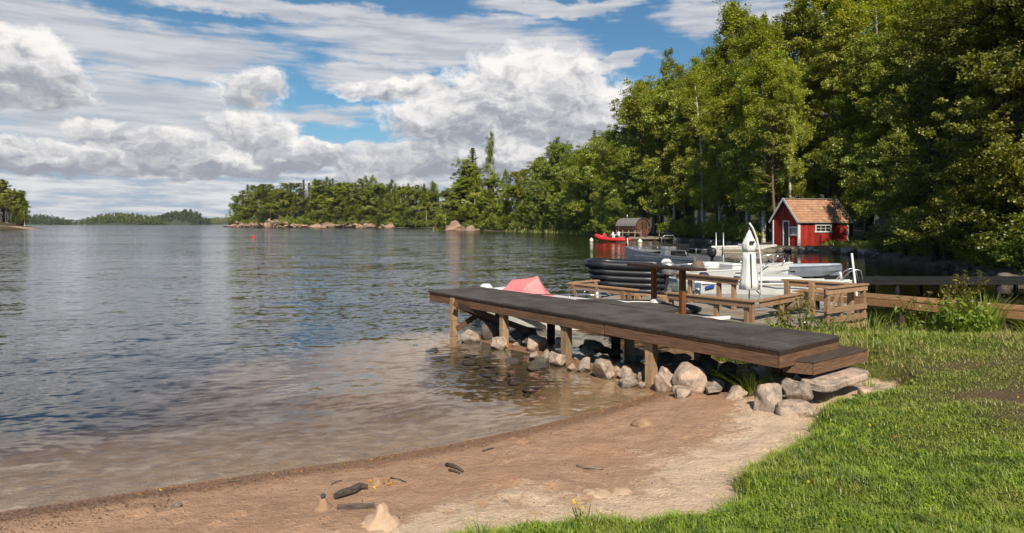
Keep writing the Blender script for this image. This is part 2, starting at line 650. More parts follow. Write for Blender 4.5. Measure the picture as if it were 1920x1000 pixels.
def rockmat(name, ca, cb, cc, sc=1.0):
    m_, t, out = newmat(name)
    r = t.rand()
    co = t.v('ADD', t.coord(), t.comb(t.m('MULTIPLY', r, 31), t.m('MULTIPLY', r, 17), t.m('MULTIPLY', r, 5)))
    n1 = t.noise(co, 2.2 * sc, 6, .65, .5)
    n2 = t.noise(co, 28 * sc, 4, .7)
    n3 = t.noise(co, 6 * sc, 5, .7)
    c = t.mix(t.ss(n1, .35, .65), ca, cb)
    c = t.mix(t.m('MULTIPLY', t.ss(n3, .52, .66), .7), c, cc)
    c = t.mix(t.m('MULTIPLY', r, .5), c, t.v('MULTIPLY', c, (1.25, 1.0, .82)))
    c = t.mix(t.m('MULTIPLY', t.ss(t.noise(co, 3.2 * sc, 5, .75), .55, .63), .55), c, (.10, .095, .08))
    c = t.v('SCALE', c, scale=t.m('ADD', t.m('MULTIPLY', n2, 1.3), t.m('ADD', .12, t.m('MULTIPLY', r, .35))))
    # waterline: stones stay dark and wet just above the lake
    z = t.sep(t.pos())[2]
    wet = t.ss(z, .07, .02)
    c = t.mix(t.m('MULTIPLY', wet, .6), c, t.v('MULTIPLY', c, (.35, .33, .3)))
    h = t.m('ADD', t.m('MULTIPLY', n3, 1.0), t.m('MULTIPLY', n2, .35))
    pbsdf(t, out, c, .85, h, .9, .035, 0, .2)
    return m_


M['rock'] = rockmat('granite_boulder', (.50, .39, .31), (.27, .235, .21), (.56, .47, .38))
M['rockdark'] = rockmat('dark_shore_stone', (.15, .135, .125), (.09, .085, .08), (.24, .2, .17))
M['cliff'] = rockmat('pink_granite_bedrock', (.36, .25, .19), (.20, .15, .12), (.10, .10, .07), .35)
M['barkpine'] = woodmat('pine_bark', (.20, .115, .075), (.10, .07, .055), .95, 'Z')
M['barkbirch'] = pmat('birch_bark', (.66, .63, .56), (.20, .18, .16), 3.0, .85, .2, .01, (1, 1, 3), rnd=.3)
M['barkdark'] = woodmat('dark_bark', (.075, .06, .048), (.04, .033, .028), .95, 'Z')
M['leafpine'] = leafmat('pine_needles', (0.165, 0.205, 0.024), (0.29, 0.285, 0.034), None, .2, .03)
M['leafspruce'] = leafmat('spruce_needles', (0.125, 0.17, 0.022), (0.235, 0.245, 0.03), None, .12, .03)
M['leafbirch'] = leafmat('birch_leaves', (0.205, 0.265, 0.022), (0.36, 0.375, 0.038), (.30, .24, .04), .38, .04)
M['leafbroad'] = leafmat('broad_leaves', (0.155, 0.23, 0.024), (0.3, 0.33, 0.034), (.2, .17, .03), .32, .05)
M['leafalder'] = leafmat('alder_leaves', (0.08, 0.11, 0.014), (0.265, 0.265, 0.03), (.30, .24, .07), .30, .03)
M['leafyellow'] = leafmat('yellowing_leaves', (.13, .13, .02), (.24, .19, .03), (.35, .24, .04), .4, .04)
M['weed'] = leafmat('weed_leaves', (.07, .10, .02), (.17, .15, .03), (.35, .2, .04), .35, .05)
M['weedgreen'] = leafmat('fresh_weed_leaves', (.15, .23, .025), (.32, .38, .045), None, .4, .04)
M['umbel'] = leafmat('umbel_seed_heads', (.17, .14, .06), (.27, .22, .09), None, .2, .02)
M['yellowflower'] = leafmat('yellow_petals', (.5, .38, .02), (.7, .52, .03), None, .3, .02)
M['fallen'] = leafmat('fallen_leaves', (.55, .32, .05), (.30, .13, .05), (.75, .55, .08), .15, .03)


# ------------------------------------------------------------------ terrain
def vnoise(x, y, seed=0):
    xi = np.floor(x).astype(np.int64)
    yi = np.floor(y).astype(np.int64)
    fx = x - xi
    fy = y - yi
    fx = fx * fx * (3 - 2 * fx)
    fy = fy * fy * (3 - 2 * fy)

    def h(a, b):
        n = (a * 374761393 + b * 668265263 + seed * 974634777) & 0x7fffffff
        n = ((n ^ (n >> 13)) * 1274126177) & 0x7fffffff
        return ((n ^ (n >> 16)) & 0xffff) / 65535.0
    return (h(xi, yi) * (1 - fx) + h(xi + 1, yi) * fx) * (1 - fy) + (h(xi, yi + 1) * (1 - fx) + h(xi + 1, yi + 1) * fx) * fy


def fbm(x, y, oct=4, seed=0):
    s = 0
    a = .5
    for o in range(oct):
        s = s + a * vnoise(x * 2 ** o + o * 17.3, y * 2 ** o - o * 9.1, seed + o)
        a *= .5
    return s / (1 - .5 ** oct)


def sdist(px, py, poly):
    px = np.asarray(px, dtype=float)
    py = np.asarray(py, dtype=float)
    d = np.full(px.shape, 1e12)
    ins = np.zeros(px.shape, dtype=bool)
    n = len(poly)
    for i in range(n):
        ax, ay = poly[i]
        bx, by = poly[(i + 1) % n]
        ex, ey = bx - ax, by - ay
        t = np.clip(((px - ax) * ex + (py - ay) * ey) / (ex * ex + ey * ey), 0, 1)
        d = np.minimum(d, (px - ax - t * ex) ** 2 + (py - ay - t * ey) ** 2)
        if ay != by:
            c = ((ay > py) != (by > py)) & (px < (bx - ax) * (py - ay) / (by - ay) + ax)
            ins ^= c
    d = np.sqrt(d)
    return np.where(ins, d, -d)


def sstep(a, b, x):
    t = np.clip((x - a) / (b - a), 0, 1)
    return t * t * (3 - 2 * t)


LAND = [(-14, -6), (-10, 1), (-6, 4.2), (-4.09, 5.28), (-3.07, 5.76), (-2.27, 6.13), (-1.37, 6.51), (-.61, 6.92), (.24, 7.5),
        (1.28, 8.34), (1.9, 8.95), (1.72, 9.5), (1.25, 10.2), (.5, 11.5), (-.25, 12.4), (-.95, 13.45), (-.7, 13.8), (.15, 12.9),
        (.95, 11.9), (1.6, 11.1), (2.1, 10.8), (2.9, 11.2), (3.6, 12.2), (5, 12.9), (6.5, 13.0), (8.3, 12.6), (10, 11.7),
        (12, 11), (16, 10.5), (21, 13), (23, 17), (20.5, 20.5), (19.2, 23.8), (20.4, 28.5), (22.2, 33.5), (23.6, 40), (24.6, 46), (26.4, 50.5),
        (23.2, 52.7), (21.4, 54.3), (21.3, 58.5), (23.0, 62), (24.5, 70), (24.8, 81.5), (21.8, 90), (18.5, 97), (17.2, 101), (15.5, 114),
        (16.4, 136), (11.8, 163), (-1.6, 197), (-15.9, 219), (-25, 223), (-18, 260), (-17, 320), (-31, 356), (-105, 407), (-203, 470),
        (-216, 490), (-190, 600), (0, 800), (500, 1100), (1500, 1100), (1500, -300), (-14, -300)]
GRASSP = [(-9, -3), (-6, .6), (-3, 2.3), (-1.4, 3.3), (-.75, 3.95), (-.35, 4.22), (.46, 4.42), (.94, 4.47), (1.41, 4.56), (1.63, 4.76), (1.72, 5.07),
          (1.85, 5.35), (2.1, 5.68), (2.5, 6.0), (2.88, 6.37), (3.1, 6.75), (3.28, 7.14), (3.5, 7.42), (4.05, 7.62), (4.7, 7.95), (5.0, 8.6), (4.3, 9.2), (3.6, 10.1), (3.3, 10.8), (3.7, 11.7),
          (4.6, 12.5), (6.5, 12.7), (8.3, 12.3), (10, 11.4), (14, 10.6), (30, 10), (30, -30), (-9, -30)]
ISLE = [(-205, 284), (-207, 293), (-215, 303), (-240, 330), (-330, 360), (-420, 300), (-330, 250), (-250, 268), (-222, 276)]


def terrain(x, y):
    x = np.asarray(x, dtype=float)
    y = np.asarray(y, dtype=float)
    sd = sdist(x, y, LAND)
    sg = sdist(x, y, GRASSP)
    si = sdist(x, y, ISLE)
    near = sstep(22, 17, y) * sstep(26, 22, x)
    zb = .40 * (1 - np.exp(-np.maximum(sd, 0) * .30))
    lip = .15 * sstep(-.04, .22, sg) + .10 * sstep(.2, 2.5, sg) + .10 * sstep(0, 5, x - 4) * sstep(0, 1, sg)
    jit = (fbm(x * 2.3, y * 2.3, 3, 5) - .5) * .06 + (fbm(x * 6, y * 6, 2, 8) - .5) * .035
    dune = (fbm(x * 1.1, y * 1.1, 2, 3) - .5) * .06
    zn = zb + lip + (jit + dune) * sstep(0, .8, sd)
    # forest bank
    big = fbm(x / 14, y / 14, 4, 11)
    zf = .55 * (1 - np.exp(-np.maximum(sd, 0) / .7)) + (fbm(x / 2.2, y / 2.2, 3, 2) - .4) * .5 * sstep(0, 3, sd)
    hill = 13 * sstep(5, 85, sd) * (.75 + .5 * big) * sstep(330, 180, y) + 5 * sstep(4, 40, sd) * sstep(240, 330, y) * (.5 + big)
    zf = zf + hill
    zl = near * zn + (1 - near) * zf
    under = np.minimum(.085 * np.maximum(-sd, 0) + .022 * np.maximum(-sd, 0) ** 1.7, 6)
    zw = -under + (fbm(x * 1.5, y * 1.5, 3, 6) - .5) * .05 * sstep(0, -1.5, sd)
    z = np.where(sd > 0, zl, zw)
    z = np.where(si > 0, .8 * (1 - np.exp(-si / 1.5)) + 5 * sstep(2, 30, si), np.where((si > -40) & (sd < 0), np.maximum(z, -.25 * -si), z))
    return z, sd, sg, si


def gz(x, y):
    return float(terrain(np.array([x]), np.array([y]))[0][0])


def axis(parts, lo, hi, glo, ghi):
    a = []
    for (p, q, s) in parts:
        a += list(np.arange(p, q - 1e-6, s))
    a.append(parts[-1][1])
    s = parts[-1][2]
    while a[-1] < hi:
        s *= ghi
        a.append(a[-1] + s)
    s = parts[0][2]
    while a[0] > lo:
        s *= glo
        a.insert(0, a[0] - s)
    return np.array(a)


_fr = np.random.default_rng(4)
PRINTS = []
for _i in range(260):
    _x, _y = _fr.uniform(-3.2, 3.1), _fr.uniform(3.5, 8.6)
    PRINTS.append((_x, _y, _fr.uniform(0, 3.14), _fr.uniform(.075, .13), _fr.uniform(.04, .06), _fr.uniform(.008, .022)))


def prints(x, y, sd, sg):
    z = np.zeros_like(x)
    m = (sd > .25) & (sg < -.02) & (x > -5) & (x < 4) & (y < 9.2)
    xs, ys = x[m], y[m]
    zz = np.zeros_like(xs)
    for (px, py, a, la, lb, dp) in PRINTS:
        ca, sa = math.cos(a), math.sin(a)
        u = ((xs - px) * ca + (ys - py) * sa) / la
        v = (-(xs - px) * sa + (ys - py) * ca) / lb
        q = u * u + v * v
        zz += -dp * np.exp(-q) + .6 * dp * np.exp(-(np.sqrt(q) - 1.6) ** 2 * 5)
    z[m] = zz
    return z


gx = axis([(-6, 7, .055), (7, 30, .36)], -7000, 7000, 1.09, 1.06)
gy = axis([(3.0, 9, .05), (9, 13, .08), (13, 26, .28), (26, 64, .5)], -300, 9000, 1.35, 1.045)
X, Y = np.meshgrid(gx, gy)
Z, SD, SG, SI = terrain(X.ravel(), Y.ravel())
Z = Z + prints(X.ravel(), Y.ravel(), SD, SG)
nx, ny = len(gx), len(gy)
idx = np.arange(nx * ny).reshape(ny, nx)
quads = np.stack([idx[:-1, :-1], idx[:-1, 1:], idx[1:, 1:], idx[1:, :-1]], -1).reshape(-1, 4)
xr, yr = X.ravel(), Y.ravel()
# bare patches trodden into the lawn
dirt = np.zeros_like(xr)
for (cx, cy, rx, ry, a) in ((5.3, 7.0, .75, .5, 1.2), (4.95, 5.95, .50, .6, 1.1), (6.6, 6.8, 1.4, 1.4, 1.1), (5.9, 8.5, 1.5, .35, .75), (4.2, 6.9, .35, .3, .35), (3.5, 5.6, .25, .25, .3), (7.5, 9.0, 1.0, .3, .6)):
    dirt = np.maximum(dirt, a * np.exp(-((xr - cx) / rx) ** 2 - ((yr - cy) / ry) ** 2))


def dirt_at(x, y):
    d = np.zeros_like(x)
    for (cx, cy, rx, ry, a) in ((5.3, 7.0, .75, .5, 1.2), (4.95, 5.95, .50, .6, 1.1), (6.6, 6.8, 1.4, 1.4, 1.1), (5.9, 8.5, 1.5, .35, .75), (4.2, 6.9, .35, .3, .35), (3.5, 5.6, .25, .25, .3), (7.5, 9.0, 1.0, .3, .6)):
        d = np.maximum(d, a * np.exp(-((x - cx) / rx) ** 2 - ((y - cy) / ry) ** 2))
    return d


m_, t, out = newmat('ground_cover')
po = t.pos()
sd_ = t.attr('shore')
sg_ = t.attr('lawn')
di_ = t.attr('bare')
px_, py_, pz_ = t.sep(po)
n1 = t.noise(po, .9, 4, .6)
n2 = t.noise(po, 4.5, 5, .65)
n3 = t.noise(po, 40, 4, .7)
n4 = t.noise(po, 140, 3, .7)
sand = t.mix(t.ss(n2, .35, .7), (.455, .276, .175), (.375, .225, .142))
sand = t.mix(t.m('MULTIPLY', t.ss(n1, .50, .62), .35), sand, (.45, .235, .135))
dryf = t.ss(t.m('ADD', sg_, t.m('ADD', t.m('MULTIPLY', t.m('SUBTRACT', n1, .5), 1.5), t.m('ADD', t.m('MULTIPLY', t.m('SUBTRACT', n2, .5), 1.3), t.m('MULTIPLY', t.m('SUBTRACT', n3, .5), .5)))), -.98, -.55)
sand = t.mix(dryf, sand, (.63, .46, .325))
# a wet strip along the waterline
wetf = t.ss(t.m('ADD', sd_, t.m('MULTIPLY', t.m('SUBTRACT', n2, .5), .30)), .42, .10)
sand = t.mix(t.m('MULTIPLY', wetf, .8), sand, (.235, .125, .070))
# washed-up brown litter line
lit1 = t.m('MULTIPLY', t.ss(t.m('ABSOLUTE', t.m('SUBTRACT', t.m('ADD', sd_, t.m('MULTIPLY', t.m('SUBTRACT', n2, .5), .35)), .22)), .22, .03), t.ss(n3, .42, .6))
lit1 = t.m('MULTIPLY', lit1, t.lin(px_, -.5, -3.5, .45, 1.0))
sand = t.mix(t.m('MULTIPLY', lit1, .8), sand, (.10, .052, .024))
n5 = t.noise(po, 14, 4, .7)
sand = t.v('SCALE', sand, scale=t.m('ADD', .36, t.m('ADD', t.m('MULTIPLY', n5, .42), t.m('ADD', t.m('MULTIPLY', n3, .50), t.m('MULTIPLY', n4, .42)))))
spk = t.ss(t.noise(po, 75, 2, .5), .70, .76)
sand = t.mix(t.m('MULTIPLY', spk, .7), sand, (.13, .075, .045))
soil = t.mix(t.ss(n3, .4, .6), (.080, .052, .028), (.17, .112, .060))
grass = t.mix(t.ss(n2, .35, .65), (.062, .085, .012), (.10, .105, .022))
grass = t.mix(t.m('MULTIPLY', di_, 1.0, clamp=True), grass, soil)
floor_ = t.mix(t.ss(n2, .4, .62), (.055, .045, .026), (.045, .058, .018))
far_ = t.m('MAXIMUM', t.ss(py_, 18, 21), t.ss(px_, 23, 26))
bed = t.mix(t.ss(n2, .4, .62), (.52, .345, .195), (.39, .255, .14))
bed = t.v('SCALE', bed, scale=t.m('ADD', .7, t.m('MULTIPLY', n3, .6)))
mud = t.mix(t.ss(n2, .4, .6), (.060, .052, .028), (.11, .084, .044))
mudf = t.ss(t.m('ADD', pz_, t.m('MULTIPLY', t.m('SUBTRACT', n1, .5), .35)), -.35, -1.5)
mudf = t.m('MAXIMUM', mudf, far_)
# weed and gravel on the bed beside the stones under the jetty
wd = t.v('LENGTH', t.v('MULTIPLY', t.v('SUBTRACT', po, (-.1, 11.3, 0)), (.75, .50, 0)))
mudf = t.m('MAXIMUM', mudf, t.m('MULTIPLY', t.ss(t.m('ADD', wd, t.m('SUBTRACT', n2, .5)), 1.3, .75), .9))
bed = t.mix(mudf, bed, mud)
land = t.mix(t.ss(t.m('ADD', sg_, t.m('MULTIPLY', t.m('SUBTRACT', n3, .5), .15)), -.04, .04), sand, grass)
land = t.mix(far_, land, floor_)
stony = t.m('MULTIPLY', t.ss(sd_, 1.6, .2), far_)
land = t.mix(t.m('MULTIPLY', stony, .8), land, t.mix(n3, (.20, .16, .13), (.10, .085, .07)))
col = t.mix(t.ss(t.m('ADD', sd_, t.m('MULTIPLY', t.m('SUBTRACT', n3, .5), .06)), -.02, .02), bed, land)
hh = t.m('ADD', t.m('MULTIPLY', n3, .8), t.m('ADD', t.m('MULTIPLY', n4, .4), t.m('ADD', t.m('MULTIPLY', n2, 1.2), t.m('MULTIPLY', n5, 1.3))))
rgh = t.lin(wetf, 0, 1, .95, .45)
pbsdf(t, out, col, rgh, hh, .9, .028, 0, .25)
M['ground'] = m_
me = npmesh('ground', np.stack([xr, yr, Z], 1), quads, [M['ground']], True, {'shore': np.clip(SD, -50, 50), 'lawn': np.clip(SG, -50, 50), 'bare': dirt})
ground = link(bpy.data.objects.new('ground', me))
tag(ground, kind='structure')

# ------------------------------------------------------------------ water
m_, t, out = newmat('lake_water')
po = t.pos()
px_, py_, pz_ = t.sep(po)
warpw = t.v('SCALE', t.v('SUBTRACT', t.noise(po, .25, 2, .5, col=True), (.5, .5, .5)), scale=1.6)
pw = t.v('ADD', po, warpw)
# wave trains run towards the beach
rot = t.n.new('ShaderNodeVectorRotate')
rot.rotation_type = 'Z_AXIS'
t.put(rot.inputs['Vector'], pw)
rot.inputs['Angle'].default_value = math.radians(-14)
pr = rot.outputs[0]


def slope(scale, sxx, syy, det):
    return t.v('SUBTRACT', t.noise(t.scl(pr, sxx, syy, 1), scale, det, .55, col=True), (.5, .5, .5))


w1 = t.v('MULTIPLY', slope(2.1, .38, 1.0, 3), (.14, .34, 0))
w2 = t.v('MULTIPLY', slope(9.0, .50, 1.0, 4), (.26, .50, 0))
w3 = t.v('MULTIPLY', slope(.55, .30, 1.0, 2), (.05, .16, 0))
patch = t.lin(t.noise(t.scl(po, .5, 1.0, 1), .05, 3, .6), .38, .62, .75, 1.5)
shel = t.m('MULTIPLY', t.ss(px_, 1.0, 9.0), t.ss(py_, 140, 70))
amp = t.m('MULTIPLY', patch, t.lin(shel, 0, 1, 1.0, .22))
near_ = t.lin(t.v('LENGTH', po), 6, 16, .62, 1.0)
amp = t.m('MULTIPLY', amp, near_)
amp = t.m('MULTIPLY', amp, t.lin(t.v('LENGTH', po), 16, 90, 1.0, 1.9))
slp = t.v('SCALE', t.v('ADD', t.v('ADD', w1, w2), w3), scale=amp)
nrm = t.v('NORMALIZE', t.v('ADD', slp, (0, 0, 1)))
inc = t.n.new('ShaderNodeNewGeometry').outputs['Incoming']
cosi = t.m('ABSOLUTE', t.v('DOT_PRODUCT', nrm, inc))
schl = t.m('ADD', .02, t.m('MULTIPLY', .98, t.m('POWER', t.m('SUBTRACT', 1.0, cosi, clamp=True), 5.0)))
gl = t.n.new('ShaderNodeBsdfGlossy')
gl.inputs['Roughness'].default_value = .06
gl.inputs[0].default_value = (1, 1, 1, 1)
t.put(gl.inputs['Normal'], nrm)
tr = t.n.new('ShaderNodeBsdfTransparent')
tr.inputs[0].default_value = (.93, .93, .93, 1)
mx = t.n.new('ShaderNodeMixShader')
t.l.new(schl, mx.inputs[0])
t.l.new(tr.outputs[0], mx.inputs[1])
t.l.new(gl.outputs[0], mx.inputs[2])
t.l.new(mx.outputs[0], out.inputs[0])
va = t.n.new('ShaderNodeVolumeAbsorption')
va.inputs['Color'].default_value = (.63, .54, .34, 1)
va.inputs['Density'].default_value = .72
t.l.new(va.outputs[0], out.inputs['Volume'])
M['water'] = m_
b = MB()
b.box((0, 4000, -6), (13800, 9900, 12))
water = b.obj('lake_water', M['water'])
tag(water, kind='structure')


# ------------------------------------------------------------------ trees
def unit(v):
    return v / (np.linalg.norm(v, axis=-1, keepdims=True) + 1e-9)


def leaf_quads(C, size, aspect=.55, outward=None, bias=.6, seed=0):
    """diamond leaves at the points C"""
    r = np.random.default_rng(seed)
    n = len(C)
    N = r.normal(size=(n, 3))
    if outward is not None:
        N = unit(N) + outward * bias
    N[:, 2] += .35
    N = unit(N)
    T = unit(np.cross(N, r.normal(size=(n, 3))))
    B = np.cross(N, T)
    s = (size * r.uniform(.65, 1.35, n))[:, None]
    V = np.empty((n, 4, 3))
    V[:, 0] = C - T * s * .5
    V[:, 1] = C + B * s * .5 * aspect + N * s * .06
    V[:, 2] = C + T * s * .5
    V[:, 3] = C - B * s * .5 * aspect + N * s * .06
    return V.reshape(-1, 3), np.repeat(r.uniform(0, 1, n), 4)


def clusters(A, rad, per, flat, rg):
    """points around the anchors A"""
    A = np.asarray(A)
    n = len(A)
    per = int(per)
    off = unit(rg.normal(size=(n, per, 3))) * (rg.uniform(0, 1, (n, per, 1)) ** .5)
    off = off * (np.asarray(rad).reshape(-1, 1, 1) if np.ndim(rad) else rad)
    off[:, :, 2] *= flat
    return (A[:, None, :] + off).reshape(-1, 3)


def crown_mesh(name, C, size, aspect, mat, centre, seed, bias=.6):
    out_ = unit(C - centre)
    V, r = leaf_quads(C, size, aspect, out_, bias, seed)
    n = len(C)
    return npmesh(name, V, np.arange(n * 4).reshape(n, 4), [mat], False, {'rnd': r})


def tree_kind(kind, seed, far=1.0, fb=.0):
    """returns (trunk mesh, crown mesh, height)"""
    rg = np.random.default_rng(seed)
    tb = MB()
    A = []
    R = []
    if kind == 'birch':
        h = 20.0
        lean = rg.uniform(-.6, .6, 2)
        tp = [Vector((lean[0] * (q ** 1.5) + .12 * math.sin(q * 7 + seed), lean[1] * (q ** 1.5), h * q)) for q in np.linspace(0, 1, 9)]
        tb.tube([(0, 0, -.6)] + [tuple(p) for p in tp], [.24, .21] + [.19 * (1 - q) ** .8 + .02 for q in np.linspace(.1, 1, 8)], 7)
        for i in range(46):
            q = rg.uniform(.24, .97)
            p0 = np.array([np.interp(q * h, [p.z for p in tp], [p[k] for p in tp]) for k in range(3)])
            L = (2.9 * math.sin(min(1, (1 - q) * 1.25 + .18) * 1.5) + .3) * rg.uniform(.6, 1.15)
            a = rg.uniform(0, 6.28)
            up_ = rg.uniform(.35, .9)
            d_ = np.array([math.cos(a), math.sin(a), up_])
            pts = [p0 + d_ * L * s - np.array([0, 0, .55 * L * s * s]) for s in (0, .35, .7, 1.0)]
            tb.tube(pts, [.035, .025, .014, .006], 4, False)
            for s in (.35, .55, .75, .95):
                c = p0 + d_ * L * s - np.array([0, 0, .55 * L * s * s])
                for k in range(2):
                    A.append(c + rg.normal(size=3) * .28)
                    R.append(.42)
                A.append(c - np.array([0, 0, rg.uniform(.4, 1.1)]))
                R.append(.36)
        for q in (.90, .93, .955, .975, .99, 1.0):
            for k in range(3):
                A.append(np.array([np.interp(q * h, [p.z for p in tp], [p[j] for p in tp]) for j in range(3)]) + rg.normal(size=3) * np.array([.22, .22, .1]))
                R.append(.34)
        C = clusters(A, R, int(58 / far), 1.25, rg)
        cm = crown_mesh('birch_crown', C, .15 * far, .7, M['leafbirch'], np.array([0, 0, h * .5]), seed, .8 + fb)
        tm = tb.mesh('birch_trunk', M['barkbirch'])
    elif kind == 'broad':
        h = 17.0
        tp = [Vector((.4 * math.sin(q * 3 + seed), .3 * math.cos(q * 4 + seed), h * .8 * q)) for q in np.linspace(0, 1, 7)]
        tb.tube([(0, 0, -.6)] + [tuple(p) for p in tp], [.34, .28] + [.26 * (1 - q) + .03 for q in np.linspace(.15, 1, 6)], 7)
        for i in range(34):
            q = rg.uniform(.12, 1.0)
            p0 = np.array([np.interp(q * h * .8, [p.z for p in tp], [p[k] for p in tp]) for k in range(3)])
            a = i * 2.4 + rg.uniform(-.4, .4)
            L = 4.3 * math.sin(math.pi * min(.98, .22 + q * .68)) * rg.uniform(.65, 1.15)
            upk = .15 + 1.25 * q * q
            d_ = np.array([math.cos(a), math.sin(a), upk])
            pts = [p0 + d_ * L * s - np.array([0, 0, .12 * L * s * s]) for s in (0, .4, .75, 1.0)]
            tb.tube(pts, [.075, .05, .028, .01], 5, False)
            for s in (.45, .65, .85, 1.0):
                c = p0 + d_ * L * s
                for k in range(3):
                    A.append(c + rg.normal(size=3) * np.array([.75, .75, .42]))
                    R.append(rg.uniform(.38, .75))
        C = clusters(A, R, int(85 / far), .6, rg)
        cm = crown_mesh('leafy_crown', C, .172 * far, .75, M['leafbroad'], np.array([0, 0, h * .5]), seed, 1.0 + fb)
        tm = tb.mesh('leafy_trunk', M['barkdark'])
    elif kind == 'spruce':
        h = 22.0
        tb.tube([(0, 0, -.6), (0, 0, 6), (0, 0, 14), (0, 0, h)], [.28, .2, .12, .015], 7)
        z = 1.4
        while z < h - .3:
            q = z / h
            L0 = 3.3 * (1 - q) ** .82 * (.72 + .28 * min(1, q * 6)) + .12
            nb = max(4, int(8 * (1 - q) + 4))
            a0 = rg.uniform(0, 6.28)
            for k in range(nb):
                a = a0 + 6.283 * k / nb + rg.uniform(-.25, .25)
                L = L0 * rg.uniform(.62, 1.16)
                d_ = np.array([math.cos(a), math.sin(a), 0])
                ns = max(2, int(L / .42))
                for s in np.linspace(.25, 1, ns):
                    zz = z + .25 * L * s * (1 - q) * -1.0 + .16 * L * s * s
                    c = d_ * L * s + np.array([0, 0, zz])
                    A.append(c)
                    R.append(.30 + .10 * (1 - s))
                if k % 2 == 0:
                    tb.tube([np.array([0, 0, z]), d_ * L * .6 + np.array([0, 0, z - .12 * L])], [.03, .01], 3, False)
            z += .46 + .2 * (1 - q)
        C = clusters(A, R, 18, .8, rg)
        cm = crown_mesh('spruce_crown', C, .28 * far, .38 * far ** .5, M['leafspruce'], np.array([0, 0, h * .4]), seed, .8 + fb)
        tm = tb.mesh('spruce_trunk', M['barkdark'])
    elif kind == 'pine':
        h = 19.0
        tp = [Vector((.35 * math.sin(q * 4 + seed), .25 * math.sin(q * 5 + 2 * seed), h * .93 * q)) for q in np.linspace(0, 1, 8)]
        tb.tube([(0, 0, -.6)] + [tuple(p) for p in tp], [.27, .23] + [.2 * (1 - q) + .03 for q in np.linspace(.12, 1, 7)], 7)
        for i in range(38):
            q = rg.uniform(.30, 1.0) ** .85
            p0 = np.array([np.interp(q * h * .93, [p.z for p in tp], [p[k] for p in tp]) for k in range(3)])
            a = i * 2.4 + rg.uniform(-.5, .5)
            L = (2.9 * math.sin(math.pi * min(.97, .30 + (q - .3) * .9)) + .35) * rg.uniform(.55, 1.15)
            d_ = np.array([math.cos(a), math.sin(a), .12 + .6 * (q - .3)])
            pts = [p0 + d_ * L * s + np.array([0, 0, .1 * math.sin(s * 5 + i)]) for s in (0, .5, 1.0)]
            tb.tube(pts, [.05, .032, .01], 4, False)
            for s in (.45, .7, .92):
                c = p0 + d_ * L * s
                for k in range(3):
                    A.append(c + rg.normal(size=3) * np.array([.48, .48, .2]) + np.array([0, 0, .1]))
                    R.append(rg.uniform(.32, .56))
        C = clusters(A, R, int(46 / far), .6, rg)
        cm = crown_mesh('pine_crown', C, .24 * far, .36 * far ** .5, M['leafpine'], np.array([0, 0, h * .6]), seed, .8 + fb)
        tm = tb.mesh('pine_trunk', M['barkpine'])
    elif kind == 'alder':
        h = 17.0
        stems = [(0, 0), (.5, .2), (-.35, .45)]
        for si, (bx, by) in enumerate(stems):
            ax = rg.uniform(-.06, .06) + bx * .12
            ay = rg.uniform(-.06, .06) + by * .12
            hh_ = h * (.95 - .1 * si)
            f = lambda q: np.array([bx + ax * q * hh_ + .25 * math.sin(q * 5 + si), by + ay * q * hh_ + .2 * math.sin(q * 4), hh_ * q])
            tb.tube([(bx, by, -.8)] + [f(q) for q in np.linspace(0, 1, 9)], [.26, .22] + [.19 * (1 - q) + .02 for q in np.linspace(.12, 1, 8)], 8)
            for i in range(30):
                q = rg.uniform(.10, 1.0)
                p0 = f(q)
                a = i * 2.4 + si * 2 + rg.uniform(-.4, .4)
                L = 4.6 * math.sin(math.pi * min(.95, .28 + q * .62)) * rg.uniform(.55, 1.1)
                d_ = np.array([math.cos(a), math.sin(a), .05 + .9 * q * q])
                pts = [p0 + d_ * L * s - np.array([0, 0, .18 * L * s * s]) for s in (0, .4, .75, 1.0)]
                tb.tube(pts, [.06, .04, .022, .008], 4, False)
                for s in (.35, .55, .75, .92, 1.0):
                    c = p0 + d_ * L * s - np.array([0, 0, .18 * L * s * s])
                    for k in range(3):
                        A.append(c + rg.normal(size=3) * np.array([.5, .5, .3]))
                        R.append(rg.uniform(.25, .5))
        C = clusters(A, R, 46, .6, rg)
        cm = crown_mesh('alder_crown', C, .125, .8, M['leafalder'], np.array([0, 0, h * .5]), seed, .9)
        tm = tb.mesh('alder_trunk', M['barkdark'])
    elif kind == 'bush':
        h = 3.0
        for i in range(26):
            a = rg.uniform(0, 6.28)
            L = rg.uniform(.3, 1.5)
            hh_ = rg.uniform(.5, 1) * h * (1 - .35 * (L / 1.5) ** 2)
            e = np.array([math.cos(a) * L, math.sin(a) * L, hh_])
            tb.tube([(0, 0, -.3), e * .5, e], [.03, .018, .006], 4, False)
            for s in (.3, .5, .7, .9, 1.0):
                A.append(e * s + rg.normal(size=3) * .18)
                R.append(.34)
        C = clusters(A, R, 26, .7, rg)
        cm = crown_mesh('bush_crown', C, .15, .7, M['leafbroad'], np.array([0, 0, 1.0]), seed, .5)
        tm = tb.mesh('bush_stem', M['barkdark'])
    return tm, cm, h


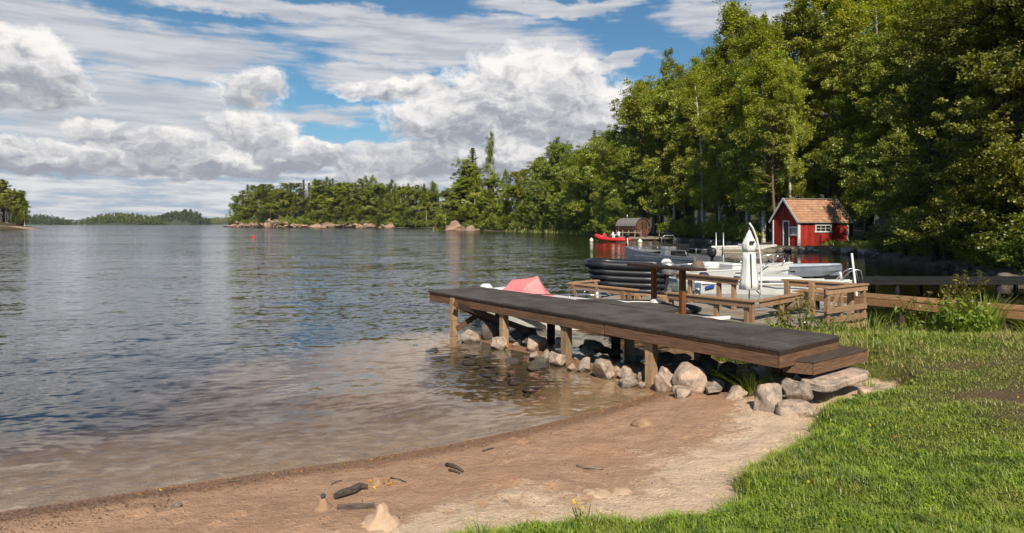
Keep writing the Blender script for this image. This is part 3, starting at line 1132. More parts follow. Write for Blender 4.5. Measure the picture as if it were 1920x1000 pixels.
KINDS = {}
for kind, seeds in (('birch', (11, 12, 13)), ('broad', (21, 22, 23)), ('spruce', (31, 32)), ('pine', (41, 42)), ('alder', (51, 52)), ('bush', (61, 62))):
    KINDS[kind] = [tree_kind(kind, s) for s in seeds]
for kind, seeds in (('birch', (14, 15)), ('broad', (24, 25)), ('spruce', (34,)), ('pine', (44, 45))):
    KINDS['far' + kind] = [tree_kind(kind, s, 1.35, 1.2) for s in seeds]
NAME = {'birch': 'birch_tree', 'broad': 'leafy_tree', 'spruce': 'spruce_tree', 'pine': 'pine_tree', 'alder': 'alder_tree', 'bush': 'bush'}
CAT = {'birch': 'tree', 'broad': 'tree', 'spruce': 'tree', 'pine': 'tree', 'alder': 'tree', 'bush': 'bush'}


def tree(kind, x, y, height, label, group=None, width=1.0, z=None, seed=None, mat=None):
    rr = random.Random(seed if seed is not None else int(x * 131 + y * 977))
    tm, cm, h = rr.choice(KINDS['far' + kind if (y > 185 and kind not in ('bush', 'alder')) else kind])
    s = height / h
    z = gz(x, y) if z is None else z
    r = empty(NAME[kind], (x, y, z - .05), rr.uniform(0, 6.28), label, CAT[kind], group)
    r.scale = (s * width, s * width, s)
    r.rotation_euler.x = rr.uniform(-.025, .025)
    r.rotation_euler.y = rr.uniform(-.025, .025)
    link(bpy.data.objects.new('trunk' if kind != 'bush' else 'stem', tm), r)
    c = link(bpy.data.objects.new('crown' if kind != 'bush' else 'foliage', cm), r)
    if mat:
        c.material_slots[0].link = 'OBJECT'
        c.material_slots[0].material = mat
    return r


SKY_LINE = [(420, 368), (440, 360), (470, 345), (500, 338), (560, 330), (640, 332), (700, 334), (780, 339), (830, 337), (850, 335), (870, 300), (886, 278), (905, 330), (940, 330),
            (960, 300), (1000, 300), (1030, 252), (1080, 262), (1110, 245), (1150, 240), (1170, 200), (1190, 165), (1215, 118), (1240, 100), (1270, 105), (1300, 85), (1345, 70),
            (1370, 25), (1400, -5), (1430, 10), (1470, 0), (1520, -40), (1700, -80), (2400, -100)]


def skyline(u):
    return float(np.interp(u, [a for a, _ in SKY_LINE], [b_ for _, b_ in SKY_LINE]))


def shore_d(u, lo=16, hi=520):
    """first land distance along the view ray of column u, beyond lo"""
    ds = np.concatenate([np.arange(lo, 120, .5), np.arange(120, hi, 2.0)])
    xs = (u - 960) / F * ds
    s = sdist(xs, ds, LAND)
    # far land belongs to the right shore/point only
    k = np.where(s > 0)[0]
    return float(ds[k[0]]) if len(k) else None


rr = random.Random(5)
# special trees, then rows of forest
tree('spruce', *G(884, 431, 0).xy[:], 30.5, 'tall broad spruce rising above the others at the tip of the wooded point', width=1.35, seed=3) if False else None
sd886 = 236
tree('spruce', (884 - 960) / F * sd886, sd886, 29.5, 'tall broad conifer standing highest at the left end of the leafy point', None, 1.35, seed=1)
tree('birch', (921 - 960) / F * 228, 228, 33.0, 'thin birch whose sparse top sticks up alone right of the tall conifer', None, .62, seed=2)
tree('spruce', (1110 - 960) / F * 165, 165, 25.5, 'dark pointed spruce top showing above the trees left of the barrel sauna', None, .8, seed=6)
tree('broad', (1045 - 960) / F * 175, 175, 25.5, 'tall dark leafy tree with a broken open crown on the wooded point', None, .85, seed=8)
tree('broad', (1090 - 960) / F * 158, 158, 20.0, 'tree with thin yellowing crown left of the dark spruce', None, .8, seed=9, mat=M['leafyellow'])

ZL = {
    'far': ('tree in the mixed wood on the low rocky shore far across the lake', 'trees on the far rocky shore'),
    'point': ('green tree on the leafy point between the far shore and the barrel sauna', 'trees on the leafy point'),
    'slope': ('tree of the tall wooded slope behind the barrel sauna and the red boathouse', 'trees of the wooded slope'),
}
KL = {'birch': 'slender pale-stemmed ', 'broad': 'leafy broad-crowned ', 'spruce': 'dark pointed coniferous ', 'pine': 'long-stemmed pine '}
cnt = 0


PLACES = {'far': [(475, 'on the left tip of the far rocky shore'), (530, 'above the tall rock face of the far shore'), (590, 'left of the middle of the far shore'),
                  (650, 'at the middle of the far rocky shore'), (720, 'above the long pink rock slope of the far shore'), (790, 'right of the long pink rock slope, far shore'), (870, 'by the reedy inlet of the far shore')],
          'point': [(900, 'at the tip of the leafy point'), (950, 'left on the leafy point, near its tip'), (1000, 'left of the middle of the leafy point'),
                    (1060, 'at the middle of the leafy point'), (1130, 'on the leafy point, left of the red inflatable')],
          'slope': [(1170, 'behind the red inflatable'), (1215, 'behind the barrel sauna'), (1265, 'just right of the barrel sauna'), (1320, 'behind the plank jetty'), (1370, 'behind the two mooring poles'),
                    (1440, 'left of the red boathouse'), (1520, 'behind the red boathouse, left half'), (1600, 'behind the red boathouse, right half'), (1690, 'right of the red boathouse'),
                    (1790, 'behind the cove alders, left'), (9999, 'behind the cove alders, right')]}


def place(zone, u):
    for a, p in PLACES[zone]:
        if u < a:
            return p
    return PLACES[zone][-1][1]


def forest(u0, u1, du, depths, kinds, zone, hmin, hmax, vjit=14, seed=1, hk=1.0):
    global cnt
    r_ = random.Random(seed)
    for row, dd in enumerate(depths):
        u = u0 + r_.uniform(0, du)
        while u < u1:
            sd_0 = shore_d(u)
            if sd_0 is not None:
                d = sd_0 + dd * r_.uniform(.8, 1.25) + r_.uniform(0, 1.5)
                x = (u - 960) / F * d
                s_, = sdist(np.array([x]), np.array([d]), LAND)
                if s_ > .6 and not (20.5 < x < 30.5 and 50 < d < 61) and not (13 < x < 21 and 90 < d < 101.5) and not (24 < x < 31.5 and 41 < d < 53.5):
                    z = gz(x, d)
                    top = H + (HOR - skyline(u)) / F * d
                    hh_ = top - z
                    frac = 1.0 if row == len(depths) - 1 else r_.uniform(.62, .95)
                    hh_ = hh_ * frac - r_.uniform(-.4, 1.0) * vjit / F * d
                    hh_ = max(hmin, min(hmax, hh_))
                    k = r_.choice(kinds)
                    base, grp = ZL[zone]
                    art = {'birch': 'slender birch', 'broad': 'broad-crowned leafy', 'spruce': 'pointed spruce', 'pine': 'long-stemmed pine'}[k]
                    rowp = ('at the waterline', 'in the second row', 'in the rear row', 'at the back')[row]
                    tree(k, x, d, hh_, art + ' ' + rowp + ' ' + place(zone, u), grp + ', ' + k, r_.uniform(.85, 1.2) * hk, z, seed=cnt)
                    cnt += 1
            u += du * r_.uniform(.65, 1.35)


forest(436, 560, 10, (5, 14, 26), ('pine', 'pine', 'broad', 'pine', 'spruce'), 'far', 15, 30, 16, 2, 1.1)
forest(560, 860, 11, (5, 13, 24), ('pine', 'spruce', 'birch', 'broad', 'spruce', 'broad'), 'far', 14, 31, 12, 3, 1.1)
forest(858, 1120, 17, (3.5, 9, 17), ('broad', 'broad', 'birch', 'broad', 'pine'), 'point', 8, 27, 30, 4, 1.0)
forest(1120, 1215, 17, (3, 9, 18), ('broad', 'birch', 'pine', 'birch', 'broad'), 'slope', 9, 30, 30, 5, 1.0)
forest(1215, 1440, 25, (2.5, 8, 15, 25), ('birch', 'birch', 'broad', 'birch', 'pine'), 'slope', 10, 34, 30, 6, 1.0)
forest(1440, 1760, 34, (6.5, 13, 21, 32), ('birch', 'birch', 'pine', 'broad', 'pine'), 'slope', 12, 34, 30, 7, 1.0)
forest(1760, 2150, 60, (9, 16, 27), ('broad', 'birch', 'spruce', 'broad'), 'slope', 14, 30, 20, 8, 1.0)

# alders leaning over the end of the cove
for (u, d, h_, w_, lab) in ((1740, 42, 9.0, .7, 'alder with bare lower stem at the water just right of the red boathouse'),
                            (1780, 36.0, 16, 1.0, 'dark alder leaning over the cove behind the flowering weeds'),
                            (1880, 30.5, 16, 1.05, 'nearest alder, its glossy leaves filling the upper right corner'),
                            (1990, 28, 16, 1.1, 'alder at the right edge of the photo, mostly out of frame'),
                            (1840, 33.5, 11, 1.0, 'low alder between the two large dark ones over the cove')):
    x = (u - 960) / F * d
    tree('alder', x, d, h_, lab, None, w_, seed=int(u))

tree('birch', 27.6, 47.6, 11.5, 'thin birch on the bank just right of the boathouse, its shade dappling the red wall', None, .62, seed=4)
tree('birch', 25.9, 61.5, 17, 'birch rising close behind the roof of the red boathouse', None, .8, seed=14)
# shrubs along the shore
r_ = random.Random(17)
for (u0, u1, du, dd, hlo, hhi, lab, grp) in (
        (440, 850, 10, 3.5, 3.5, 7.5, 'low bush at the foot of the trees on the far rocky shore', 'bushes on the far shore'),
        (880, 1150, 13, 1.6, 2.2, 4.5, 'low bush overhanging the water on the leafy point', 'bushes on the leafy point'),
        (1225, 1440, 15, 1.3, 1.6, 3.2, 'dark bush at the water between the barrel sauna and the boathouse', 'bushes between sauna and boathouse'),
        (1610, 1960, 30, 1.5, 1.0, 2.4, 'dark shaded bush on the stony bank under the alders', 'bushes under the alders')):
    u = u0
    while u < u1:
        sd0 = shore_d(u)
        if sd0:
            d = sd0 + dd + r_.uniform(-.3, 1.0)
            x = (u - 960) / F * d
            if not (20.5 < x < 30 and 50 < d < 61) and not (13 < x < 21 and 90 < d < 101):
                tree('bush', x, d, r_.uniform(hlo, hhi), lab, grp, r_.uniform(1.0, 1.5), seed=int(u * 3))
        u += du * r_.uniform(.6, 1.4)

# near island at the left edge
for i in range(34):
    u = r_.uniform(-60, 56)
    d = r_.uniform(292, 330)
    x = (u - 960) / F * d
    s_, = sdist(np.array([x]), np.array([d]), ISLE)
    if s_ < 1.5:
        continue
    top = np.interp(u, [-60, 0, 20, 45, 58], [322, 330, 336, 360, 388])
    hh_ = (2.3 + (HOR - top) / F * d - gz(x, d)) * r_.uniform(.78, 1.02)
    tree(r_.choice(['pine', 'pine', 'spruce', 'birch']), x, d, hh_, 'tree on the dark wooded headland at the left edge', 'trees on the left headland', 1.1, seed=i)


# far islands and ridges: terrain lens with its wood as one mass
def far_island(u0, u1, d, prof, name, mat, ncone, label, tree_h):
    ncone = int(ncone * 1.6)
    us = np.linspace(u0, u1, 60)
    V = []
    Fq = []
    rows = 7
    for j in range(rows):
        w = j / (rows - 1)
        for i, u in enumerate(us):
            topz = np.interp(u, [p[0] for p in prof], [p[1] for p in prof])
            hgt = max(0.0, (HOR - topz) / F * d + H - tree_h)
            q = math.sin(math.pi * w) ** .7
            dd = d + (w - .3) * 160
            V.append(((u - 960) / F * d, dd, -.6 + q * (hgt + .6)))
    n = len(us)
    for j in range(rows - 1):
        for i in range(n - 1):
            Fq.append((j * n + i, j * n + i + 1, (j + 1) * n + i + 1, (j + 1) * n + i))
    me = npmesh(name + '_land', V, Fq, [m2_], True)
    o = link(bpy.data.objects.new('distant_island', me))
    tag(o, kind='structure')
    # wood: many small ragged crowns
    rg = np.random.default_rng(int(u0) + 5)
    CV = []
    for k in range(ncone):
        u = rg.uniform(u0 + 1, u1 - 1)
        w = rg.uniform(.06, .6)
        topz = np.interp(u, [p[0] for p in prof], [p[1] for p in prof])
        hgt = max(0.0, (HOR - topz) / F * d + H - tree_h)
        q = math.sin(math.pi * w) ** .7
        base = np.array([(u - 960) / F * d, d + (w - .3) * 160, -.6 + q * (hgt + .6)])
        th = tree_h * rg.uniform(.5, 1.08)
        m2 = 30
        zz = rg.uniform(.12, 1, m2)
        rad = (1 - zz) ** .6 * th * .26 + .4
        a = rg.uniform(0, 6.28, m2)
        CV.append(base + np.stack([np.cos(a) * rad, np.sin(a) * rad, zz * th], 1))
    C = np.concatenate(CV)
    Vl, rn = leaf_quads(C, tree_h * .17, .8, None, 0, 3)
    me = npmesh(name + '_wood', Vl, np.arange(len(C) * 4).reshape(-1, 4), [mat], False, {'rnd': rn})
    o = link(bpy.data.objects.new('distant_wood', me))
    tag(o, label, 'wood', kind='stuff')


m2_, t2_, out2_ = newmat('distant_forest_floor')
pbsdf(t2_, out2_, t2_.mix(t2_.noise(t2_.pos(), .01, 4), (.03, .045, .02), (.05, .06, .025)), .95)
M['leafmid'] = leafmat('mid_far_foliage', (.075, .095, .024), (.125, .14, .03), None, .1, .02)
M['leafdark'] = leafmat('dark_far_needles', (.05, .075, .025), (.085, .11, .035), None, .1, .02)
far_island(160, 292, 1300, [(160, 419), (175, 408), (200, 397), (235, 398), (262, 403), (292, 410)], 'island_a', M['leafmid'], 230,
           'low wooded island in the middle distance, left half', 13)
far_island(272, 382, 1500, [(272, 415), (290, 404), (320, 394), (345, 391), (362, 399), (380, 415)], 'island_b', M['leafdark'], 230,
           'dark humped wooded island left of the rocky far shore', 14)
far_island(370, 436, 2100, [(370, 410), (400, 407), (436, 406)], 'island_c', M['leafpine'], 120,
           'strip of distant wood just left of the far rocky shore', 14)
far_island(55, 118, 1500, [(55, 400), (75, 402), (95, 408), (118, 417)], 'island_d', M['leafdark'], 120,
           'dark wooded spit behind the left headland', 13)
# the blue hill on the horizon
V = []
us = np.linspace(60, 420, 50)
for j, (dz, dd) in enumerate(((0, 0), (1, 500), (0, 1200))):
    for u in us:
        tz = np.interp(u, [60, 110, 135, 160, 230, 420], [413, 411, 409.5, 412, 412, 414])
        V.append(((u - 960) / F * 7200, 7200 + dd, -2 + dz * ((HOR - tz) / F * 7200 + 4 + 6 * math.sin(u * .21))))
n = len(us)
Fq = [(j * n + i, j * n + i + 1, (j + 1) * n + i + 1, (j + 1) * n + i) for j in range(2) for i in range(n - 1)]
o = link(bpy.data.objects.new('distant_hills', npmesh('distant_hills', V, Fq, [m2_], True)))
tag(o, kind='structure')


# ------------------------------------------------------------------ granite outcrops and stones
def rock_mesh(name, seed, sub=3, mat='rock', npl=12, lo=.24, hi=.40, am=1.0):
    r_ = random.Random(seed)
    bm = bmesh.new()
    bmesh.ops.create_icosphere(bm, subdivisions=sub, radius=.5)
    planes = []
    for i in range(npl):
        n_ = Vector((r_.gauss(0, 1), r_.gauss(0, 1), r_.gauss(0, 1))).normalized()
        planes.append((n_, r_.uniform(lo, hi)))
    off = Vector((seed * 3.7, seed * 1.3, 0))
    for v in bm.verts:
        for n_, d_ in planes:
            k = v.co.dot(n_) - d_
            if k > 0:
                v.co -= n_ * k * .96
        q = v.co.normalized()
        v.co += q * (mnoise.noise(v.co * 2.5 + off) * .08 * am + mnoise.noise(v.co * 6 + off) * .035 * am + mnoise.noise(v.co * 16 + off) * .012 * am)
    mn = [min(v.co[i] for v in bm.verts) for i in range(3)]
    mxx = [max(v.co[i] for v in bm.verts) for i in range(3)]
    for v in bm.verts:
        for i in range(3):
            v.co[i] = (v.co[i] - (mn[i] + mxx[i]) / 2) / (mxx[i] - mn[i])
    me = bpy.data.meshes.new(name)
    bm.to_mesh(me)
    bm.free()
    me.polygons.foreach_set('use_smooth', [True] * len(me.polygons))
    me.materials.append(M[mat])
    return me


ROCKS = [rock_mesh('stone', s, 4) for s in range(9)]
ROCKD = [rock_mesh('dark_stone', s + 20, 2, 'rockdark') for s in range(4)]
CLIFF = [rock_mesh('outcrop', s + 40, 4, 'cliff', 16, .14, .36, 2.2) for s in range(3)]


def rock(x, y, zc, sx_, sy_, sz_, label, group=None, seed=0, rz=None, name='rock', pool=ROCKS, cat='stone'):
    r_ = random.Random(seed * 7 + 1)
    o = bpy.data.objects.new(name, pool[seed % len(pool)])
    link(o)
    o.location = (x, y, zc)
    o.scale = (sx_, sy_, sz_)
    o.rotation_euler = (r_.uniform(-.12, .12), r_.uniform(-.12, .12), r_.uniform(0, 6.28) if rz is None else rz)
    return tag(o, label, cat, group)


def prock(u, vb, w, h, label, group=None, seed=0, rz=0.0, pool=ROCKS, zb=0.0, deep=.9, **k):
    """stone whose foot shows at photo row vb"""
    p = G(u, vb, zb)
    wm = w / F * p.y
    hm = h / F * p.y
    return rock(p.x, p.y + wm * deep * .42, zb - hm * .16 + hm * .46, wm * .93, wm * deep * .93, hm * 1.12, label, group, seed, rz, pool=pool, **k)


# stones of the breakwater under the jetty: (u, foot row, width, height, ...)
prock(882, 643, 44, 26, 'low rusty pink stone at the outer end of the stone row under the jetty', seed=1)
prock(918, 640, 34, 44, 'dark upright stone behind the outermost pair of jetty posts', seed=2, pool=ROCKD, deep=.6)
prock(936, 656, 36, 28, 'sloping tan stone just left of the second jetty post', seed=3)
prock(970, 652, 22, 17, 'small pale stone right of the second jetty post', seed=4)
prock(1008, 662, 44, 34, 'brown stone half in shade between the second and third posts', seed=5)
prock(1003, 675, 26, 17, 'flat pale stone at the waterline left of the third post', seed=6)
prock(1023, 676, 22, 22, 'small pointed tan stone left of the third post', seed=7)
prock(1046, 688, 38, 30, 'wedge of brown stone leaning on the third jetty post', seed=8)
prock(1074, 695, 22, 14, 'flat brown stone at the waterline right of the third post', seed=0)
prock(1099, 699, 34, 30, 'cream rounded stone two stones right of the third post', seed=4, rz=1)
prock(1088, 680, 26, 15, 'small brown stone lying above the cream one', seed=2)
prock(1134, 712, 50, 42, 'large grey and pink rounded boulder at the middle of the stone row', seed=5, rz=2)
prock(1160, 700, 28, 20, 'small orange-tinted stone behind the large middle boulder', seed=6, rz=1)
prock(1178, 716, 36, 30, 'grey stone right of the large middle boulder', seed=7, rz=2)
prock(1180, 727, 44, 22, 'low yellowish stone lying in the shallow water left of the fourth post', seed=1, rz=2)
prock(1203, 716, 20, 22, 'small blue-grey stone left of the fourth jetty post', seed=3, rz=1)
prock(1206, 730, 16, 16, 'little stone touching the foot of the fourth post', seed=8, rz=1)
prock(1252, 738, 50, 56, 'big pitted stone just right of the fourth jetty post', seed=0, rz=2.4, zb=.02)
o = prock(1300, 742, 66, 66, 'pointed grey boulder with a pale stripe across its middle', seed=2, rz=.4, zb=.05)
prock(1286, 753, 42, 28, 'smooth grey stone at the foot of the pointed boulder', seed=5, rz=.3, zb=.03)
prock(1344, 741, 48, 30, 'pale crusted stone between the pointed boulder and the grass tuft', seed=6, rz=.9, zb=.08)
prock(1383, 760, 52, 36, 'wedge-shaped pink-grey stone below the grass tuft', seed=7, rz=.1, zb=.08)
prock(1420, 754, 30, 30, 'small tan stone left of the largest boulder', seed=4, rz=2, zb=.1)
prock(1449, 781, 76, 66, 'largest boulder, round and grey, at the shore end of the row', seed=1, rz=1.2, zb=.12, deep=.8)
prock(1498, 789, 74, 38, 'flat grey boulder between the largest boulder and the lawn', seed=3, rz=.2, zb=.16)
prock(1508, 753, 62, 44, 'round white-flecked boulder under the stone slab', seed=8, rz=.2, zb=.24)
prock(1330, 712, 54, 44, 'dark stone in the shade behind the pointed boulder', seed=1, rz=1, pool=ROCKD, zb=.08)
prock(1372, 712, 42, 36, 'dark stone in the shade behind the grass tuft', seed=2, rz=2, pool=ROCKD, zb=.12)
prock(1395, 715, 34, 34, 'tan stone half hidden in the grass tuft under the jetty', seed=6, rz=2, zb=.14)
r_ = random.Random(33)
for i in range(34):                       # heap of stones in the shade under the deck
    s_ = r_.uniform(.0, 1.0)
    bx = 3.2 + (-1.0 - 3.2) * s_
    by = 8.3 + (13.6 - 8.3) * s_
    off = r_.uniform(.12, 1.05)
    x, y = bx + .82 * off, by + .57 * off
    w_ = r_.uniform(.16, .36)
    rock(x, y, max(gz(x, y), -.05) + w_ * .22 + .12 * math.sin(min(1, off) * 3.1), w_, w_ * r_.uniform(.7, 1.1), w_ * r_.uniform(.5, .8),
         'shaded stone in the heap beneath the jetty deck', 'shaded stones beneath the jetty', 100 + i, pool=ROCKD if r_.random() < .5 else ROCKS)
for i in range(26):                       # small stones seen through the shallow water
    s_ = r_.uniform(.1, 1.0)
    x = 1.6 - 2.9 * s_ + r_.uniform(-.9, .1)
    y = 9.2 + 4.4 * s_ + r_.uniform(-.9, .2)
    w_ = r_.uniform(.1, .3)
    rock(x, y, gz(x, y) + w_ * .1, w_, w_, w_ * .5, 'small drowned stone on the lake bed in front of the jetty', 'drowned stones before the jetty', 200 + i, pool=ROCKD)
def slab(name, x, y, z, lx, ly, lz, rz, label, seed):
    bm = bmesh.new()
    bmesh.ops.create_cube(bm, size=1)
    bmesh.ops.subdivide_edges(bm, edges=bm.edges[:], cuts=11, use_grid_fill=True)
    for v in bm.verts:
        c = v.co
        k = 2 * max(abs(c.x), abs(c.y), abs(c.z))
        q = Vector((c.x * lx, c.y * ly, c.z * lz))
        rnd_ = 1 - .10 * (abs(2 * c.x) ** 6) * (abs(2 * c.y) ** 2) - .05 * abs(2 * c.z) ** 4 * (abs(2 * c.y) ** 4)
        n_ = mnoise.noise(Vector((q.x * 4 + seed, q.y * 6, q.z * 9)))
        v.co = Vector((q.x * rnd_ + n_ * .02, q.y * rnd_ * (1 + .12 * mnoise.noise(Vector((q.x * 3, seed, 0)))) + n_ * .02, q.z * (1 + .2 * mnoise.noise(Vector((q.x * 5, q.y * 5, seed)))) + n_ * .008))
    me = bpy.data.meshes.new(name)
    bm.to_mesh(me)
    bm.free()
    me.polygons.foreach_set('use_smooth', [True] * len(me.polygons))
    me.materials.append(M['rock'])
    o = link(bpy.data.objects.new(name, me))
    o.location = (x, y, z)
    o.rotation_euler = (.02, -.02, rz)
    return tag(o, label, 'stone')


# slab, flat stone in the lawn, pebble on the sand
p = G(1520, 712, .38)
slab('stone_slab', 3.94, 8.03, .415, 1.15, .36, .09, .65, 'long grooved stone slab carrying the wooden step', 3)
p = G(1657, 700, .55)
slab('flat_stone', p.x, p.y + .1, gz(p.x, p.y + .1) + .045, .50, .17, .10, .1, 'flat pink stone lying in the grass right of the wooden step', 6)
p = G(332, 962, .03)
rock(p.x, p.y, .09, .085, .07, .07, 'small pale stone alone on the wet sand at the lower left', None, 4)
p = G(317, 964, .03)
rock(p.x, p.y, .07, .045, .04, .03, 'tiny pale pebble beside the small stone at the lower left', None, 2)

# shore stones on the boathouse bank
for i in range(46):
    u = r_.uniform(1425, 1660)
    d0 = shore_d(u, 30)
    d = d0 + r_.uniform(-.5, .7)
    x = (u - 960) / F * d
    w_ = r_.uniform(.3, .85)
    rock(x, d, r_.uniform(.0, .3), w_, w_ * .8, w_ * r_.uniform(.45, .75), 'grey stone in the low bank in front of the red boathouse', 'bank stones before the boathouse', 300 + i,
         pool=ROCKS if r_.random() < .6 else ROCKD)
for i in range(40):
    u = r_.uniform(1660, 1960)
    d0 = shore_d(u, 22)
    d = d0 + r_.uniform(-.6, .6)
    x = (u - 960) / F * d
    w_ = r_.uniform(.25, .7)
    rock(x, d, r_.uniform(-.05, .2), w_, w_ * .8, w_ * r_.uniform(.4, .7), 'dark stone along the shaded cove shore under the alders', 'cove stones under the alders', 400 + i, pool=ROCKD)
for i in range(34):
    u = r_.uniform(1225, 1440)
    d0 = shore_d(u, 40)
    d = d0 + r_.uniform(-.5, .5)
    x = (u - 960) / F * d
    w_ = r_.uniform(.4, 1.1)
    rock(x, d, r_.uniform(-.05, .2), w_, w_ * .8, w_ * .6, 'grey shore stone between the barrel sauna and the boathouse', 'shore stones by the sauna', 500 + i)
rock((1593 - 960) / F * 49.5, 49.5, .18, 1.25, .9, .72, 'white rounded stone in the water right of the boathouse', None, 5)
rock((1640 - 960) / F * 45.5, 45.5, .15, 1.7, 1.1, 1.0, 'black wet rock in the cove right of the white stone', None, 1, pool=ROCKD)
rock((1664 - 960) / F * 43.8, 43.8, .12, 1.0, .8, .6, 'smaller black rock right of the black wet rock', None, 2, pool=ROCKD)

# bedrock slopes of the far shore: (u, row of foot, width px, height px, depth offset, label)
for i, (u, w, h, dd, lab) in enumerate((
        (447, 40, 17, 4, 'low pink bedrock at the left tip of the far wooded shore'),
        (492, 46, 38, 12, 'tall pink rock face among the pines at the left of the far shore'),
        (470, 60, 18, 3, 'sloping pink bedrock below the tall rock face'),
        (540, 62, 22, 4, 'pink humped bedrock on the far shore, second from the left'),
        (615, 58, 16, 2, 'low pink bedrock near the middle of the far shore'),
        (680, 84, 20, 3, 'long pink rock slope right of the middle of the far shore'),
        (708, 40, 16, 8, 'rock shelf above the long pink rock slope'))):
    d = shore_d(u) + dd
    x = (u - 960) / F * d
    rock(x, d + 6, h / F * d * .12, w / F * d, 22, h / F * d * 1.35, lab, None, i, 0.1 * i, 'rock_outcrop', CLIFF, 'rock')
    rc = random.Random(i)
    for k in range(7):
        uu_ = u + rc.uniform(-.62, .62) * w
        dx = shore_d(uu_)
        if dx is None:
            continue
        dx += dd * rc.uniform(0, 1) + rc.uniform(-.5, 3)
        hh_ = h / F * dx * rc.uniform(.25, .6)
        rock((uu_ - 960) / F * dx, dx, hh_ * .2, rc.uniform(6, 14), rc.uniform(4, 8), hh_ * 1.3, 'small pink ledge of the bedrock along the far rocky shore', 'bedrock ledges of the far shore', 600 + i * 9 + k, None, 'rock_ledge', CLIFF, 'rock')
for i, (u, w, h, dd, lab) in enumerate(((862, 60, 24, 0, 'pink rock slope falling into the lake at the tip of the leafy point'),
                                        (880, 50, 13, -2, 'low rock foot right of the pink slope on the point'),
                                        (1000, 34, 6, 0, 'flat pale rock at the waterline of the leafy point'))):
    d = shore_d(u) + dd + 3
    x = (u - 960) / F * d
    rock(x, d, h / F * d * .2, w / F * d, 9, h / F * d * 1.4, lab, None, i + 1, 0, 'rock_outcrop', CLIFF, 'rock')
o = rock(-222, 288, .4, 40, 9, 3.2, 'low rock at the foot of the left headland', None, 1, .2, 'rock_outcrop', CLIFF, 'rock')

# ------------------------------------------------------------------ the jetty in the foreground
jet = empty('jetty', (0, 0, 0), 0, 'long dark jetty with black felt deck on square posts running out over the stones', 'jetty')
A_ = Vector((3.09, 7.67, 0))
B_ = Vector((-1.84, 14.5, 0))
C_ = Vector((-.80, 15.45, 0))
D_ = Vector((4.27, 8.64, 0))
dj = (B_ - A_).normalized()
nj = Vector((.82, .57, 0))
ZT = .84
b = MB()
# felt with a slightly uneven surface
NL_, NW_ = 60, 8
vs = []
for i in range(NL_ + 1):
    for j in range(NW_ + 1):
        p = (A_.lerp(B_, i / NL_)).lerp(D_.lerp(C_, i / NL_), j / NW_)
        p.z = ZT + mnoise.noise(Vector((p.x * 1.3, p.y * 1.3, 0))) * .006
        vs.append(p)
b.add(vs, [(i * (NW_ + 1) + j, (i + 1) * (NW_ + 1) + j, (i + 1) * (NW_ + 1) + j + 1, i * (NW_ + 1) + j + 1) for i in range(NL_) for j in range(NW_)])
rim = [i * (NW_ + 1) for i in range(NL_ + 1)] + [NL_ * (NW_ + 1) + j for j in range(1, NW_ + 1)] + [i * (NW_ + 1) + NW_ for i in range(NL_ - 1, -1, -1)] + [j for j in range(NW_ - 1, 0, -1)]
low = [Vector((vs[k][0], vs[k][1], ZT - .022)) for k in rim]
nr = len(rim)
b.add([vs[k] for k in rim] + low, [(i, (i + 1) % nr, nr + (i + 1) % nr, nr + i) for i in range(nr)])
b.obj('felt_deck', M['felt'], jet)
# felt laps
for k in ():
    p, q = A_.lerp(B_, k), D_.lerp(C_, k)
    MB().bar((p.x, p.y, ZT + .010), (q.x, q.y, ZT + .010), .05, .010).obj('felt_lap', M['felt'], jet)
inset = nj * .03
for (p, q, nm) in ((A_, B_, 'edge_board'), (D_, C_, 'edge_board')):
    sgn = 1 if p is A_ else -1
    a = p + nj * .035 * sgn + dj * .03
    c = q + nj * .035 * sgn - dj * .03
    MB().bar((a.x, a.y, ZT - .047), (c.x, c.y, ZT - .047), .03, .046).obj(nm, M['beam'], jet)
    a = a + nj * .012 * sgn
    c = c + nj * .012 * sgn
    for s0, s1 in ((0, .345), (.348, .67), (.673, 1)):
        a1, c1_ = a.lerp(c, s0), a.lerp(c, s1)
        MB().bar((a1.x, a1.y, ZT - .148), (c1_.x, c1_.y, ZT - .148), .045, .150).obj('side_beam', M['beam'], jet, bevel=.004)
en = (D_ - A_).normalized()
a = A_ + en * .05 - Vector((en.y, -en.x, 0)) * 0
for z0, hh_, nm, mt in ((ZT - .050, .050, 'end_lip', 'darkwood'), (ZT - .148, .14, 'end_board', 'beamend')):
    q1, q2 = A_ + en * .02, D_ - en * .02
    MB().bar((q1.x, q1.y, z0), (q2.x, q2.y, z0), .03, hh_).obj(nm, M[mt], jet, bevel=.003)
    q1, q2 = B_ + nj * .05, C_ - nj * .03
    MB().bar((q1.x, q1.y, z0), (q2.x, q2.y, z0), .03, hh_).obj(nm, M[mt], jet)
